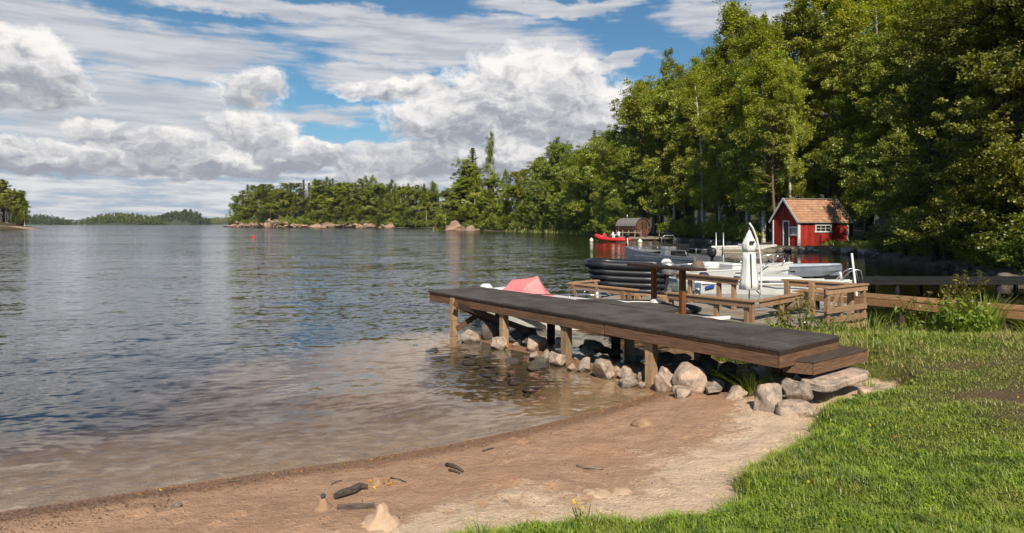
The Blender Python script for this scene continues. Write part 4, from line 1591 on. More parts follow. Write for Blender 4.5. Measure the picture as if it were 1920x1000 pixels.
# joists under the felt
for i in range(16):
    k = (i + .5) / 16
    p, q = A_.lerp(B_, k) + nj * .09, D_.lerp(C_, k) - nj * .09
    MB().bar((p.x, p.y, ZT - .10), (q.x, q.y, ZT - .10), .05, .12).obj('joist', M['darkwood'], jet)
for i in range(9):
    k = (i + .5) / 9
    p, q = A_.lerp(D_, k), B_.lerp(C_, k)
    MB().bar((p.x, p.y, ZT - .033), (q.x, q.y, ZT - .033), (D_ - A_).length / 9 * .93, .02).obj('deck_board', M['darkwood'], jet)
front = [G(851, 633), G(945, 656), G(1062, 688), G(1221, 731)]
for i, p in enumerate(front):
    w_ = (.125, .13, .14, .135)[i]
    pt = Vector((p.x, p.y, 0)) * (1 + .30 / p.y)
    rz = math.atan2(dj.y, dj.x) + (.06, -.05, .08, .1)[i]
    zb = gz(pt.x, pt.y) - .35
    MB().box((pt.x, pt.y, (zb + ZT - .07) / 2), (w_, w_, ZT - .07 - zb), rz).obj('post', M['tan'], jet, bevel=.008)
    zz = (.31, .33, .32, .30)[i]
    MB().box((pt.x, pt.y, zz), (w_ + .005, w_ + .005, .014), rz).obj('pale_band', M['grey'], jet)
    # cleat bracket beside the post head
    q = pt + dj * .11
    MB().box((q.x, q.y, ZT - .225), (.07, .05, .09), rz).obj('bracket', M['tan'], jet, bevel=.004)
    qb = pt + nj * (1.12 if i < 3 else 1.2)
    zb = gz(qb.x, qb.y) - .3
    MB().box((qb.x, qb.y, (zb + ZT - .07) / 2), (.12, .12, ZT - .07 - zb), rz).obj('post', M['darkwood'], jet, bevel=.006)
    a, c = pt - nj * .02, qb + nj * .1
    MB().bar((a.x, a.y, ZT - .20), (c.x, c.y, ZT - .20), .06, .13).obj('cross_beam', M['darkwood'], jet)
p0, q0 = front[0], front[0] + nj * 1.12
p1, q1 = front[1], front[1] + nj * 1.12
MB().bar((p0.x, p0.y, .70), (q0.x, q0.y, .12), .03, .11).obj('brace', M['brown'], jet)
MB().bar((p0.x + .06, p0.y - .03, .18), (q0.x, q0.y, .68), .03, .11).obj('brace', M['brown'], jet)
MB().bar((p0.x + .1, p0.y - .05, .66), ((p1.x + q1.x) / 2, (p1.y + q1.y) / 2, .30), .03, .11).obj('brace', M['darkwood'], jet)
MB().bar((q0.x, q0.y, .66), (q1.x, q1.y, .52), .04, .12).obj('brace', M['darkwood'], jet)
for u, v in ((1312, 690), (1180, 664)):
    p = G(u, v, .05)
    MB().box((p.x, p.y, .35), (.13, .13, .75), .5).obj('post', M['tan'], jet, bevel=.005)
# side platform with its own felt
ext = [G(1128, 563.2, ZT + .01), G(1236, 566.5, ZT + .01), G(1271, 576.5, ZT + .01), G(1213, 582.0, ZT + .01)]
back0 = D_.lerp(C_, .60)
back1 = D_.lerp(C_, .34)
ext = [Vector((back1.x, back1.y, 0)) + nj * .012, Vector((2.95, 11.45, 0)), Vector((2.78, 12.6, 0)), Vector((1.75, 12.75, 0)), Vector((back0.x, back0.y, 0)) + nj * .012]
MB().prism([(p.x, p.y) for p in ext], ZT - .035, ZT + .012).obj('side_platform', M['felt'], jet)
ext2 = [Vector((p.x, p.y, 0)) for p in ext]
for a, c in zip(ext2[:-1], ext2[1:]):
    dd_ = (c - a).normalized()
    a2, c2 = a + dd_ * .05, c - dd_ * .05
    inn = Vector((-dd_.y, dd_.x, 0)) * .03
    MB().bar((a2.x + inn.x, a2.y + inn.y, ZT - .105), (c2.x + inn.x, c2.y + inn.y, ZT - .105), .04, .13).obj('platform_board', M['orange'], jet)

# step at the landward end
st = empty('wooden_step', (0, 0, 0), 0, 'dark wooden box step at the land end of the jetty', 'step')
sa, sb_, sc_ = Vector((3.25, 7.95, 0)), Vector((3.56, 7.78, 0)), Vector((4.62, 8.58, 0))
sd4 = sa + (sc_ - sb_) + Vector((.02, .1, 0))
poly = [sa, sb_, sc_, sd4]
MB().prism([(p.x, p.y) for p in poly],   .655, .685).obj('top_board', M['stepwood'], st, bevel=.004)
for a, c in ((sa, sb_), (sb_, sc_), (sc_, sd4)):
    dd_ = (c - a).normalized()
    inn = Vector((-dd_.y, dd_.x, 0)) * .022
    a2, c2 = a + dd_ * .003 + inn, c - dd_ * .03 + inn
    MB().bar((a2.x, a2.y, .585), (c2.x, c2.y, .585), .03, .138).obj('side_board', M['beamend'], st, bevel=.003)
MB().bar((3.99, 8.62, .70), (4.22, 8.78, .70), .05, .035).obj('batten', M['grey'], st)
p = G(1455, 693, .42)
tag(MB().box((p.x - .0, p.y + .12, .50), (.12, .10, .075), .5).obj('brick', M['orangep'], bevel=.01), 'orange brick wedged under the shore end of the jetty', 'brick')
bpy.data.objects['brick'].data.materials[0] = pmat('orange_brick', (.52, .24, .12), (.4, .17, .09), 9, .9)
p = G(1440, 722, .25)
tag(MB().box((p.x, p.y + .12, .36), (.12, .12, .38), .45).obj('concrete_post', pmat('grey_concrete', (.22, .22, .22), (.16, .16, .16), 9, .9), bevel=.01), 'short grey concrete post under the shore end of the jetty', 'post')
p = G(1300, 690, .05)
tag(MB().lathe([(.0, .36), (.12, .34), (.15, .2), (.13, .05), (.0, .02)], (p.x + .35, p.y + 2.2, .1), 10).obj('orange_canister', M['orangep']), 'bright orange canister standing behind the jetty posts', 'canister')

# tall narrow table on the side platform
tb_ = empty('fish_cleaning_table', (0, 0, 0), 0, 'narrow high table with dark top on two red-brown posts beside the jetty', 'table')
MB().bar((2.32, 12.55, 1.535), (3.10, 10.95, 1.535), .34, .045).obj('table_top', M['darkwood'], tb_, bevel=.006)
MB().box((2.64, 12.30, (ZT + .012 + 1.512) / 2), (.085, .085, 1.5 - ZT), .4).obj('leg', M['rust'], tb_, bevel=.006)
MB().box((2.92, 11.33, .90), (.09, .09, 1.22), .4).obj('leg', M['rust'], tb_, bevel=.006)
b = MB()
for k in range(3):
    b.tube([(2.63 + .10 * (1 - k * .2) * math.cos(a / 10 * 6.283), 12.12 + .10 * (1 - k * .2) * math.sin(a / 10 * 6.283), ZT + .028 + k * .02) for a in range(11)], .012, 5)
b.tube([(2.55, 12.12, ZT + .03), (2.3, 12.2, ZT + .025), (2.1, 12.1, ZT + .03), (1.95, 12.35, ZT + .03)], .010, 5)
tag(b.obj('rope_coil', M['cloth']), 'coiled white mooring rope at the foot of the high table', 'rope')

# ------------------------------------------------------------------ terrace with low benches
ter = empty('terrace', (0, 0, 0), 0, 'wooden terrace of weathered boards over the water behind the jetty', 'terrace')
Q = Vector((3.3, 12.7, 0))
te = Vector((.77, -.63, 0)).normalized()
tn = Vector((.63, .77, 0)).normalized()
w_ = 0.0
k = 0
while w_ < 3.5:
    s0, s1 = (-.75, 1.6) if w_ < 1.0 else (-3.5, 2.35)
    if 1.0 <= w_ < 1.45:
        s0 = -3.4
    p, q = Q + te * s0 + tn * (w_ + .068), Q + te * s1 + tn * (w_ + .068)
    zz = .40 + random.Random(k).uniform(-.003, .003)
    MB().bar((p.x, p.y, zz - .014), (q.x, q.y, zz - .014), .128, .028).obj('floor_board', M['grey'], ter)
    w_ += .139
    k += 1
for s_ in (-3.2, -2.2, -1.2, -.2, .8, 1.5, 2.2):
    p, q = Q + te * s_ + tn * (1.05 if s_ < -.7 or s_ > 1.55 else .02), Q + te * s_ + tn * 3.45
    MB().bar((p.x, p.y, .315), (q.x, q.y, .315), .06, .13).obj('joist', M['terr'], ter)
    for w_ in (1.2, 3.2):
        c = Q + te * s_ + tn * w_
        MB().box((c.x, c.y, -.4), (.12, .12, 1.28), .7).obj('post', M['tan'], ter)
for (a, c) in (((-.75, 0), (1.6, 0)), ((-3.4, 1.0), (-.75, 1.0)), ((1.62, .98), (2.35, .98)), ((2.37, 1.0), (2.37, 3.5)), ((-3.42, 3.52), (2.35, 3.52))):
    p, q = Q + te * a[0] + tn * (a[1] - .02), Q + te * c[0] + tn * (c[1] - .02)
    MB().bar((p.x, p.y, .315), (q.x, q.y, .315), .03, .14).obj('fascia_board', M['terr'], ter)


def rail(name, pts, z, label, cat, posts, zb=.4, tw=.15, group=None, apron=True, pw=.085):
    r = empty(name, (0, 0, 0), 0, label, cat, group)
    for (a, c) in zip(pts[:-1], pts[1:]):
        a, c = Vector((*a, 0)), Vector((*c, 0))
        dd_ = (c - a).normalized()
        MB().bar((a.x, a.y, z), (c.x, c.y, z), tw, .034).obj('top_board', M['terr'], r, bevel=.004)
        if apron:
            a2, c2 = a + dd_ * .05, c - dd_ * .05
            nn = Vector((dd_.y, -dd_.x, 0))
            nn = nn if nn.y < 0 else -nn
            MB().bar((a2.x + nn.x * .03, a2.y + nn.y * .03, z - .075), (c2.x + nn.x * .03, c2.y + nn.y * .03, z - .075), .028, .11).obj('apron_board', M['terr'], r, bevel=.003)
    for (x, y) in posts:
        MB().box((x, y, (zb + z - .018) / 2), (pw, pw, z - .018 - zb), .65).obj('post', M['terr'], r, bevel=.005)
    return r


rail('low_bench', [(3.33, 14.25), (4.62, 12.62)], .82, 'low timber bench along the near side of the terrace', 'bench', [(3.42, 14.2), (4.12, 13.33), (4.54, 12.78), (4.62, 12.74)], zb=.18)
rail('low_bench', [(4.70, 12.68), (6.6, 14.5)], .82, 'low timber bench running back from the terrace corner beside the weeds', 'bench', [(5.5, 13.5), (6.4, 14.3)], zb=.18)
rail('railing', [(4.02, 16.25), (5.02, 14.5)], 1.085, 'open timber railing behind the terrace, left of the parasol', 'railing', [(4.12, 16.1), (4.28, 15.9), (4.72, 15.08), (4.93, 14.7)])
rail('railing', [(5.90, 14.42), (6.95, 13.25)], 1.085, 'timber railing at the right of the terrace beside the white boat', 'railing', [(5.95, 14.3), (6.28, 13.85), (6.86, 13.4)], pw=.10)
rail('low_bench', [(1.38, 16.15), (2.74, 14.45)], .85, 'low timber bench at the left end of the terrace by the black inflatable', 'bench', [(1.5, 15.95), (2.0, 15.35), (2.5, 14.75), (2.62, 14.62)], pw=.12)
rail('low_rail', [(1.45, 16.25), (2.2, 16.95)], .85, 'short rail at the far left corner of the terrace', 'railing', [(2.1, 16.8)], pw=.09)
rail('low_rail', [(2.72, 15.1), (3.42, 14.6)], .70, 'lower board rail behind the high table', 'railing', [(2.86, 14.95), (3.34, 14.6)], pw=.12, apron=False)
gt = empty('slatted_gate', (0, 0, 0), 0, 'slatted timber gate at the right end of the terrace, grass against it', 'gate')
ga, gb = Vector((5.90, 12.45, 0)), Vector((7.15, 13.35, 0))
MB().bar((ga.x, ga.y, 1.085), (gb.x, gb.y, 1.085), .13, .034).obj('top_board', M['terr'], gt, bevel=.004)
MB().bar((ga.x, ga.y - .03, 1.015), (gb.x, gb.y - .03, 1.015), .028, .10).obj('upper_board', M['terr'], gt)
for k in (.05, .36, .93):
    p = ga.lerp(gb, k)
    MB().box((p.x, p.y + .02, .63), (.085, .085, .86), .6).obj('post', M['terr'], gt, bevel=.005)
for z_ in (.30, .47, .66):
    p, q = ga.lerp(gb, .0), ga.lerp(gb, .97)
    MB().bar((p.x, p.y - .06, z_), (q.x, q.y - .06, z_), .022, .105).obj('slat', M['terr'], gt, bevel=.003)
p, q = ga.lerp(gb, .06), ga.lerp(gb, .30)
MB().bar((p.x, p.y - .03, .60), (q.x, q.y - .03, .97), .03, .06).obj('brace', M['terr'], gt)

# closed parasol on its curved arm
pb = Vector((5.22, 14.55, .4))
pr_ = empty('parasol', pb, .0, 'closed white cantilever parasol standing on the terrace', 'parasol')
rings = []
n = 18
for (z_, r0) in ((.46, .215), (.62, .19), (.85, .165), (1.10, .14), (1.28, .125)):
    rings.append([(r0 * (1 + .10 * math.cos(k * 6.283 / n * 6)) * math.cos(6.283 * k / n), r0 * (1 + .10 * math.cos(k * 6.283 / n * 6)) * math.sin(6.283 * k / n), z_) for k in range(n)])
MB().loft(rings).obj('canopy_skirt', M['cloth'], pr_)
rings = []
for (z_, r0) in ((1.285, .13), (1.36, .14), (1.45, .15), (1.49, .135), (1.62, .075), (1.76, .015)):
    rings.append([(r0 * (1 + .12 * math.cos(k * 6.283 / n * 6)) * math.cos(6.283 * k / n), r0 * (1 + .12 * math.cos(k * 6.283 / n * 6)) * math.sin(6.283 * k / n), z_) for k in range(n)])
MB().loft(rings).obj('canopy_cap', M['cloth'], pr_)
MB().tube([(0, 0, .0), (0, 0, .5), (0, 0, 1.0), (0, 0, 1.82)], .017, 8).obj('centre_pole', M['chrome'], pr_)
MB().box((-.0, -.17, 1.50), (.10, .035, .05)).obj('strap', M['blackpl'], pr_)
MB().bar((-.02, -.185, .5), (-.02, -.145, 1.25), .025, .02).obj('seam_strip', M['blackpl'], pr_)
arc = [(.24 - .0, 0, .05), (.26, 0, .5), (.265, 0, .9), (.235, 0, 1.25), (.165, 0, 1.58), (.08, 0, 1.80), (.0, 0, 1.92)]
MB().tube(arc, .022, 8).obj('curved_arm', M['offwhite'], pr_)
MB().box((.12, 0, .03), (.40, .34, .05)).obj('base', M['metal'], pr_, bevel=.01)
MB().tube([(.24, -.02, .35), (.15, -.05, .42), (.14, -.05, .5)], .012, 6).obj('crank_handle', M['blackpl'], pr_)

# odds and ends on the terrace
p = G(1315, 590, .42)
b = MB()
pts = []
for i in range(13):
    s_ = i / 12
    hw = .22 * math.sin(math.pi * min(1, max(.0, .12 + s_ * .80))) ** .6
    pts.append([(s_ * 1.0 - .5, -hw, .02 + .05 * s_ ** 3), (s_ * 1.0 - .5, -hw, .06 + .05 * s_ ** 3), (s_ * 1.0 - .5, 0, .075 + .05 * s_ ** 3), (s_ * 1.0 - .5, hw, .06 + .05 * s_ ** 3), (s_ * 1.0 - .5, hw, .02 + .05 * s_ ** 3)])
b.loft(pts)
o = b.obj('paddle_board', M['whitepaint'], None, label='small white board lying on the terrace floor under the bench', cat='board')
o.location = (3.75, 12.95, .40)
o.rotation_euler = (0, 0, -.35)
b = MB()
b.lathe([(0, .0), (.14, .01), (.17, .06), (.12, .1), (0, .12)], (3.75, 12.6, .4), 10)
tag(b.obj('orange_float', M['orangep']), 'orange float lying by the front edge of the terrace', 'float')
b = MB()
rings = []
for i in range(7):
    s_ = i / 6
    r0 = .16 * math.sin(math.pi * (.1 + .8 * s_))
    rings.append([(s_ * .5 - .25, r0 * math.cos(a), .13 + r0 * .8 * math.sin(a) + .02 * math.sin(5 * s_ + a)) for a in np.linspace(0, 5.5, 8)])
b.loft(rings)
o = b.obj('net_bundle', M['blackpl'], None, label='dark heap of netting on the terrace behind the high table', cat='net')
o.location = (3.75, 14.0, .36)
b = MB()
b.loft(rings)
o = b.obj('rolled_tarpaulin', M['brownnet'], None, label='brown rolled cover lying by the terrace railing behind the weeds', cat='cover')
o.location = (5.85, 13.9, .42)
o.scale = (1.4, 1.2, 1.5)

# bare pole, walkway, dark pier
p = G(1608, 590, .35)
tag(MB().tube([(8.05, 15.2, -.5), (7.86, 15.3, 1.62)], [.028, .024], 8).obj('pole', M['offwhite']), 'leaning white pole behind the slatted gate', 'pole')
wk = empty('board_walk', (0, 0, 0), 0, 'orange-brown plank walkway at the water behind the far edge of the lawn', 'walkway')
wa, wb = Vector((6.9, 16.4, 0)), Vector((12.0, 9.6 + .3, 0))
wd_ = (wb - wa).normalized()
wnn = Vector((-wd_.y, wd_.x, 0))
for i in range(3):
    a, c = wa + (wb - wa) * (i / 3) + wd_ * .01, wa + (wb - wa) * ((i + 1) / 3)
    MB().bar((a.x, a.y, .52), (c.x, c.y, .54), .045, .145).obj('side_board', M['orange'], wk, bevel=.004)
for i in range(56):
    c = wa + wd_ * (.1 + i * .15) + wnn * .5
    MB().bar((c.x - wnn.x * .47, c.y - wnn.y * .47, .63), (c.x + wnn.x * .47, c.y + wnn.y * .47, .63), .14, .026).obj('plank', M['orange'], wk)
for i in range(5):
    c = wa + wd_ * (.6 + i * 1.9)
    MB().box((c.x + wnn.x * .1, c.y + wnn.y * .1, .0), (.12, .12, 1.0)).obj('post', M['darkwood'], wk)
M['pierwood'] = woodmat('shade_toned_pier_wood', (.020, .019, .020), (.010, .010, .011), .9)  # tree shade lying over the pier is put into this near-black wood colour
pi_ = empty('pier', (0, 0, 0), 0, 'low dark pier reaching across the cove in front of the shaded bank', 'pier')
for i in range(62):
    x = 10.9 + i * .15
    MB().box((x, 22.9 + .0 * x, .405), (.138, 1.7, .03)).obj('plank', M['pierwood'], pi_)
MB().bar((10.8, 22.08, .33), (20.2, 22.08, .33), .05, .12).obj('side_beam', M['pierwood'], pi_)
MB().bar((10.8, 23.72, .33), (20.2, 23.72, .33), .05, .12).obj('side_beam', M['pierwood'], pi_)
for i in range(6):
    for y in (22.16, 23.64):
        MB().tube([(11.2 + i * 1.7, y, -1.5), (11.2 + i * 1.7, y, .39)], .07, 8).obj('post', M['pierwood'], pi_)


# ------------------------------------------------------------------ boats
def hull_mesh(name, mat, L, B, D, rise=.2, draft=.12, fullness=2.6, n=18, thick=.05, floor=.08, stern_w=.86, rake=.25, mat2=None):
    """open hull, bow at +x, waterline at z=0"""
    rings = []
    for i in range(n + 1):
        s = i / n
        w = B / 2 * (stern_w + (1 - stern_w) * math.sin(min(1, s * 2.2) * math.pi / 2)) * (1 - s ** fullness) ** .8
        w = max(w, .012)
        zs = D + rise * s ** 2
        zk = -draft + (draft + D * .25) * max(0, s - .72) ** 2 * 9
        x = -L / 2 + L * s
        xt = x + rake * s ** 3
        xk = x - rake * .6 * s ** 3
        wi = max(w - thick, .004)
        rings.append([(xk, 0, zk), (xk * .6 + xt * .4, w * .90, zk + .13), (xt, w * .96, zs * .55), (xt, w, zs - .05), (xt, w + .015, zs - .045), (xt, w + .015, zs), (xt, wi, zs),
                      (xt - .02, wi * .93, floor + .10), (xt - .03, wi * .8, floor), (xt - .03, 0, floor),
                      (xt - .03, -wi * .8, floor), (xt - .02, -wi * .93, floor + .10), (xt, -wi, zs), (xt, -w - .015, zs), (xt, -w - .015, zs - .045), (xt, -w, zs - .05),
                      (xt, -w * .96, zs * .55), (xk * .6 + xt * .4, -w * .90, zk + .13)])
    return MB().loft(rings, True, True, False)


def half_b(B, s, stern_w=.86, fullness=2.6):
    return B / 2 * (stern_w + (1 - stern_w) * math.sin(min(1, s * 2.2) * math.pi / 2)) * max(0, 1 - s ** fullness) ** .8


def deck_mb(L, B, D, rise, s0, s1, rake=.25, z_off=-.012, fullness=2.6, stern_w=.86, n=10, crown=.03):
    rings = []
    for i in range(n + 1):
        s = s0 + (s1 - s0) * i / n
        w = max(half_b(B, s, stern_w, fullness) - .012, .004)
        x = -L / 2 + L * s + rake * s ** 3
        z = D + rise * s ** 2 + z_off
        rings.append([(x, -w, z), (x, -w * .5, z + crown), (x, 0, z + crown * 1.3), (x, w * .5, z + crown), (x, w, z), (x, 0, z - .05)])
    return MB().loft(rings, True, True, False)


def outboard(parent, x, y, z, mat, scale=1.0, tilt=0.0, name='outboard_motor'):
    Rm = Matrix.Rotation(tilt, 3, 'Y')
    o = Vector((x, y, z))

    def tf(mb):
        mb.v = [tuple(o + Rm @ (Vector(p) * scale)) for p in mb.v]
        return mb
    rings = []
    for (zz, lx, ly) in ((.10, .15, .10), (.16, .20, .14), (.32, .22, .15), (.42, .18, .13), (.47, .10, .08)):
        rings.append([(-.08 + lx * math.cos(a), ly * math.sin(a), zz) for a in np.linspace(0, 2 * math.pi, 12, endpoint=False)])
    m0 = tf(MB().loft(rings)).obj('outboard_motor', mat, parent)
    tf(MB().bar((-.1, 0, -.45), (-.1, 0, .12), .07, .12)).obj('leg', M['blackpl'], m0)
    tf(MB().box((-.12, 0, -.42), (.30, .035, .03)).box((-.02, 0, -.50), (.22, .07, .08))).obj('gearcase', M['blackpl'], m0)
    b = MB()
    for k in range(3):
        a = k * 2.094
        b.bar((-.24, 0, -.50), (-.24, .11 * math.cos(a), -.50 + .11 * math.sin(a)), .05, .015)
    tf(b).obj('propeller', M['metal'], m0)
    return m0


def boat_root(label, stern, bow, L=None, name='motorboat', cat='boat'):
    s, b_ = Vector((*stern, 0)), Vector((*bow, 0))
    d = b_ - s
    c = (s + b_) / 2
    return empty(name, c, math.atan2(d.y, d.x), label, cat), d.length


def tube_obj(name, pts, r, mat, parent, n=6):
    return MB().tube(pts, r, n).obj(name, mat, parent)


# 1 white boat with the pink cover, moored behind the jetty
r, L = boat_root('white boat with a faded pink cover tented over its stern, moored behind the jetty', (-.55, 16.75), (2.05, 14.0))
Bm = 1.6
hull_mesh('h', None, L, Bm, .55, .10, .15, 2.4, rake=.25).obj('hull', M['whitepaint'], r)
deck_mb(L, Bm, .55, .10, .62, .985, fullness=2.4).obj('foredeck', M['whitepaint'], r)
MB().bar((-L / 2 + .1, -Bm * .44, .30), (L / 2 * .45, -Bm * .47, .34), .02, .10).obj('dark_stripe', M['blackpl'], r)
MB().box((-.2, 0, .35), (.35, 1.5, .05)).obj('thwart', M['offwhite'], r)
# tented cover: ridge with sloping sheet
xa, xb = -1.08, -.42
vs = []
nu, nv = 14, 14
for i in range(nu + 1):
    for j in range(nv + 1):
        s_, q = i / nu, j / nv
        x = xa + (xb - xa) * s_ + (.20 * s_) * (1 - abs(q - .5) * 2)
        y = (q - .5) * .95
        ridge = .92 + .16 * s_
        z = .585 + (ridge - .585) * (1 - abs(q - .5) * 2) ** .8 + .018 * math.sin(q * 17 + s_ * 4) * (1 - abs(q - .5))
        vs.append((x, y, z))
fs = [(i * (nv + 1) + j, (i + 1) * (nv + 1) + j, (i + 1) * (nv + 1) + j + 1, i * (nv + 1) + j + 1) for i in range(nu) for j in range(nv)]
b = MB()
b.add(vs, fs)
# front drop and rear drop of the sheet
for i0, dx in ((nu, .30), (0, -.06)):
    base = [vs[i0 * (nv + 1) + j] for j in range(nv + 1)]
    lowv = [(p[0] + dx * (1 if True else 0), p[1], .585) for p in base]
    b.add(base + lowv, [(j, j + 1, nv + 2 + j, nv + 1 + j) for j in range(nv)])
tc = b.obj('cover', M['pink'], r)
for i0 in (0,):
    pass
MB().box((-L / 2 + .30, 0, .62), (.32, .8, .16)).obj('engine_box', M['whitepaint'], r, bevel=.05)
outboard(r, -L / 2 - .08, 0, .30, M['whitepaint'], 1.0)
for sg in (-1, 1):
    pts = [(L * .02, sg * .80, .58), (L * .05, sg * .78, .74), (L * .25, sg * .66, .78), (L * .42, sg * .32, .80), (L * .50, sg * .06, .79)]
    tube_obj('bow_rail', pts, .013, M['chrome'], r)
    for x_, y_ in ((L * .16, .72), (L * .33, .52)):
        tube_obj('rail_post', [(x_, sg * y_, .56), (x_, sg * y_, .78)], .010, M['chrome'], r)
MB().lathe([(0, 0), (.03, .02), (.045, .10), (.03, .16), (0, .17)], (L * .30, .55, .60), 8).obj('fender', M['cloth'], r)

# 2 black ribbed inflatable
r, L = boat_root('big black inflatable boat with stacked ribbed tubes, moored behind the low bench', (4.75, 20.3), (2.40, 20.9), name='inflatable_boat', cat='inflatable boat')
nt_ = 6
for k in range(nt_):
    z_ = .08 + k * .182
    rad = .10 if k < nt_ - 1 else .135
    z_ = z_ if k < nt_ - 1 else z_ + .02
    ext_ = L / 2 - .30 + .30 * (k / (nt_ - 1)) ** 1.2
    hw = .62 + .10 * (k / (nt_ - 1))
    zz = lambda x: z_ + .05 * max(0, (x + 1) / 2) ** 2
    pts = [(-L / 2 + .05 - .0 * k, -hw, z_ - .03)] + [(x, -hw, zz(x)) for x in np.linspace(-L / 2 + .4, ext_ - .6, 6)]
    for a in np.linspace(-80, 80, 9):
        pts.append((ext_ - .6 + .6 * math.cos(math.radians(a)) * 1.0, hw * math.sin(math.radians(a)), zz(ext_)))
    pts += [(x, hw, zz(x)) for x in np.linspace(ext_ - .6, -L / 2 + .4, 6)] + [(-L / 2 + .05, hw, z_ - .03)]
    rs = [.03] + [rad] * (len(pts) - 2) + [.03]
    MB().tube(pts, rs, 12).obj('tube', M['black'], r)
MB().box((-.1, 0, .15), (L - .6, 1.15, .05)).obj('floor', M['blackpl'], r)
MB().box((-L / 2 + .25, 0, .62), (.07, 1.2, 1.0)).obj('transom', M['black'], r)
m0 = outboard(r, -L / 2 + .1, -.15, .60, M['alu'], 1.15, -.15)
MB().box((-L / 2 + .02, -.42, .55), (.14, .12, .3)).obj('fuel_can', M['red'], r, bevel=.02)
MB().bar((-L / 2 + .1, -.5, .72), (-L / 2 - .5, -.4, .80), .03, .04).obj('tiller', M['grey'], r)

# 3 aluminium boat with windscreen and rails
r, L = boat_root('aluminium motorboat with upright windscreen and bow rails, bow to the left', (10.0, 33.6), (7.0, 39.6))
Bm = 2.2
hull_mesh('h', None, L, Bm, .62, .32, .15, 2.6, rake=.35).obj('hull', M['alu'], r)
deck_mb(L, Bm, .62, .32, .66, .985, .35).obj('foredeck', M['alu'], r)
for sg in (-1, 1):
    MB().bar((-L / 2, sg * Bm * .44, .50), (L * .2, sg * (Bm * .5 + .01), .55), .04, .07).obj('rub_strip', M['greyhull'], r)
    pts = [(-L * .42, sg * .95, .64), (-L * .40, sg * .95, .92), (-L * .05, sg * 1.02, .94)]
    tube_obj('side_rail', pts, .022, M['metal'], r)
    pts = [(L * .02, sg * 1.02, .97), (L * .25, sg * .92, 1.02), (L * .36, sg * .74, .98), (L * .40, sg * .62, .86)]
    tube_obj('bow_rail', pts, .022, M['metal'], r)
    for x_, y_, z0 in ((L * .05, 1.0, .66), (L * .16, .97, .70), (L * .27, .90, .74), (-L * .2, .98, .62)):
        tube_obj('rail_post', [(x_, sg * y_, z0), (x_, sg * y_, .98)], .016, M['metal'], r)
MB().box((-.35, 0, .68), (.5, .95, .75)).obj('console', M['alu'], r, bevel=.05)
fr_ = [(-.12, -.42, 1.05), (-.22, -.44, 1.55), (-.26, -.30, 1.66), (-.26, .30, 1.66), (-.22, .44, 1.55), (-.12, .42, 1.05)]
ws_ = tube_obj('windscreen_frame', fr_, .028, M['metal'], r)
b = MB()
b.add([(-.12, -.40, 1.05), (-.24, -.40, 1.62), (-.24, .40, 1.62), (-.12, .40, 1.05)], [(0, 1, 2, 3)])
b.obj('screen', M['glass'], ws_)
MB().box((-1.15, 0, .60), (.5, .9, .5)).obj('seat', M['blackpl'], r, bevel=.06)
MB().box((-1.40, 0, 1.0), (.12, .85, .45)).obj('seat_back', M['blackpl'], r, bevel=.04)
b = MB()
b.tube([(-.58 + .0, .20 * math.cos(a), 1.02 + .20 * math.sin(a)) for a in np.linspace(0, 6.28, 13)], .022, 6)
b.obj('steering_wheel', M['blackpl'], r)
outboard(r, -L / 2 - .1, 0, .52, M['blackpl'], 1.25)
tube_obj('bow_post', [(L / 2 + .1, 0, .92), (L / 2 + .16, 0, 1.45)], .035, M['offwhite'], r)
b = MB()
for k in range(4):
    b.tube([(-L * .30 + k * .12, -.9, .62), (-L * .36 + k * .14, -.95, .98)], .014, 5)
b.obj('rod_holders', M['chrome'], r)

# 4 white boat, bow rails to the right
r, L = boat_root('long white motorboat with raised bow rail pointing right, behind the parasol', (6.5, 27.3), (11.75, 28.6))
Bm = 1.95
hull_mesh('h', None, L, Bm, .40, .24, .14, 2.6, rake=.45).obj('hull', M['whitepaint'], r)
deck_mb(L, Bm, .40, .24, .60, .985, .45).obj('foredeck', M['whitepaint'], r)
MB().bar((-L * .05, -Bm / 2 - .006, .29), (L * .12, -Bm / 2 - .006, .30), .01, .05).obj('dark_window_mark', M['blackpl'], r)
MB().box((.0, 0, .50), (.45, 1.5, .32)).obj('console', M['whitepaint'], r, bevel=.06)
b = MB()
b.loft([[(-1.35 + .30 * math.cos(a) * k_, .1 + .32 * math.sin(a) * k_, z_) for a in np.linspace(0, 6.28, 14, endpoint=False)] for (k_, z_) in ((1.0, .25), (.9, .5), (.7, .70), (.35, .76))])
b.obj('covered_seat', M['brownnet'], r)
MB().box((-.75, .25, .52), (.7, .7, .34)).obj('seat', M['whitepaint'], r, bevel=.1)
m0 = outboard(r, -L / 2 - .05, -.0, .34, M['offwhite'], 1.1)
MB().box((-L / 2 + .05, 0, .36), (.06, 1.5, .5)).obj('transom', M['offwhite'], r)
for sg in (-1, 1):
    pts = [(L * .18, sg * .92, .46), (L * .22, sg * .90, .62), (L * .40, sg * .55, .92), (L * .53, sg * .12, 1.02)]
    tube_obj('bow_rail', pts, .020, M['chrome'], r)
    tube_obj('rail_post', [(L * .43, sg * .46, .58), (L * .50, sg * .22, 1.0)], .014, M['chrome'], r)
    tube_obj('side_rail', [(-L * .38, sg * .88, .56), (L * .1, sg * .95, .60)], .016, M['chrome'], r)
mark = []
fcu = bpy.data.curves.new('lettering', 'FONT')
fcu.body = '470 LW'
fcu.size = .20
fcu.extrude = .002
fcu.materials.append(M['blackpl'])
lo0 = bpy.data.objects.new('hull_lettering_source', fcu)
COL.objects.link(lo0)
bpy.context.view_layer.update()
lme = bpy.data.meshes.new_from_object(lo0.evaluated_get(bpy.context.evaluated_depsgraph_get()))
bpy.data.objects.remove(lo0)
lo = bpy.data.objects.new('hull_lettering', lme)
link(lo, r)
lo['kind'] = 'stuff'
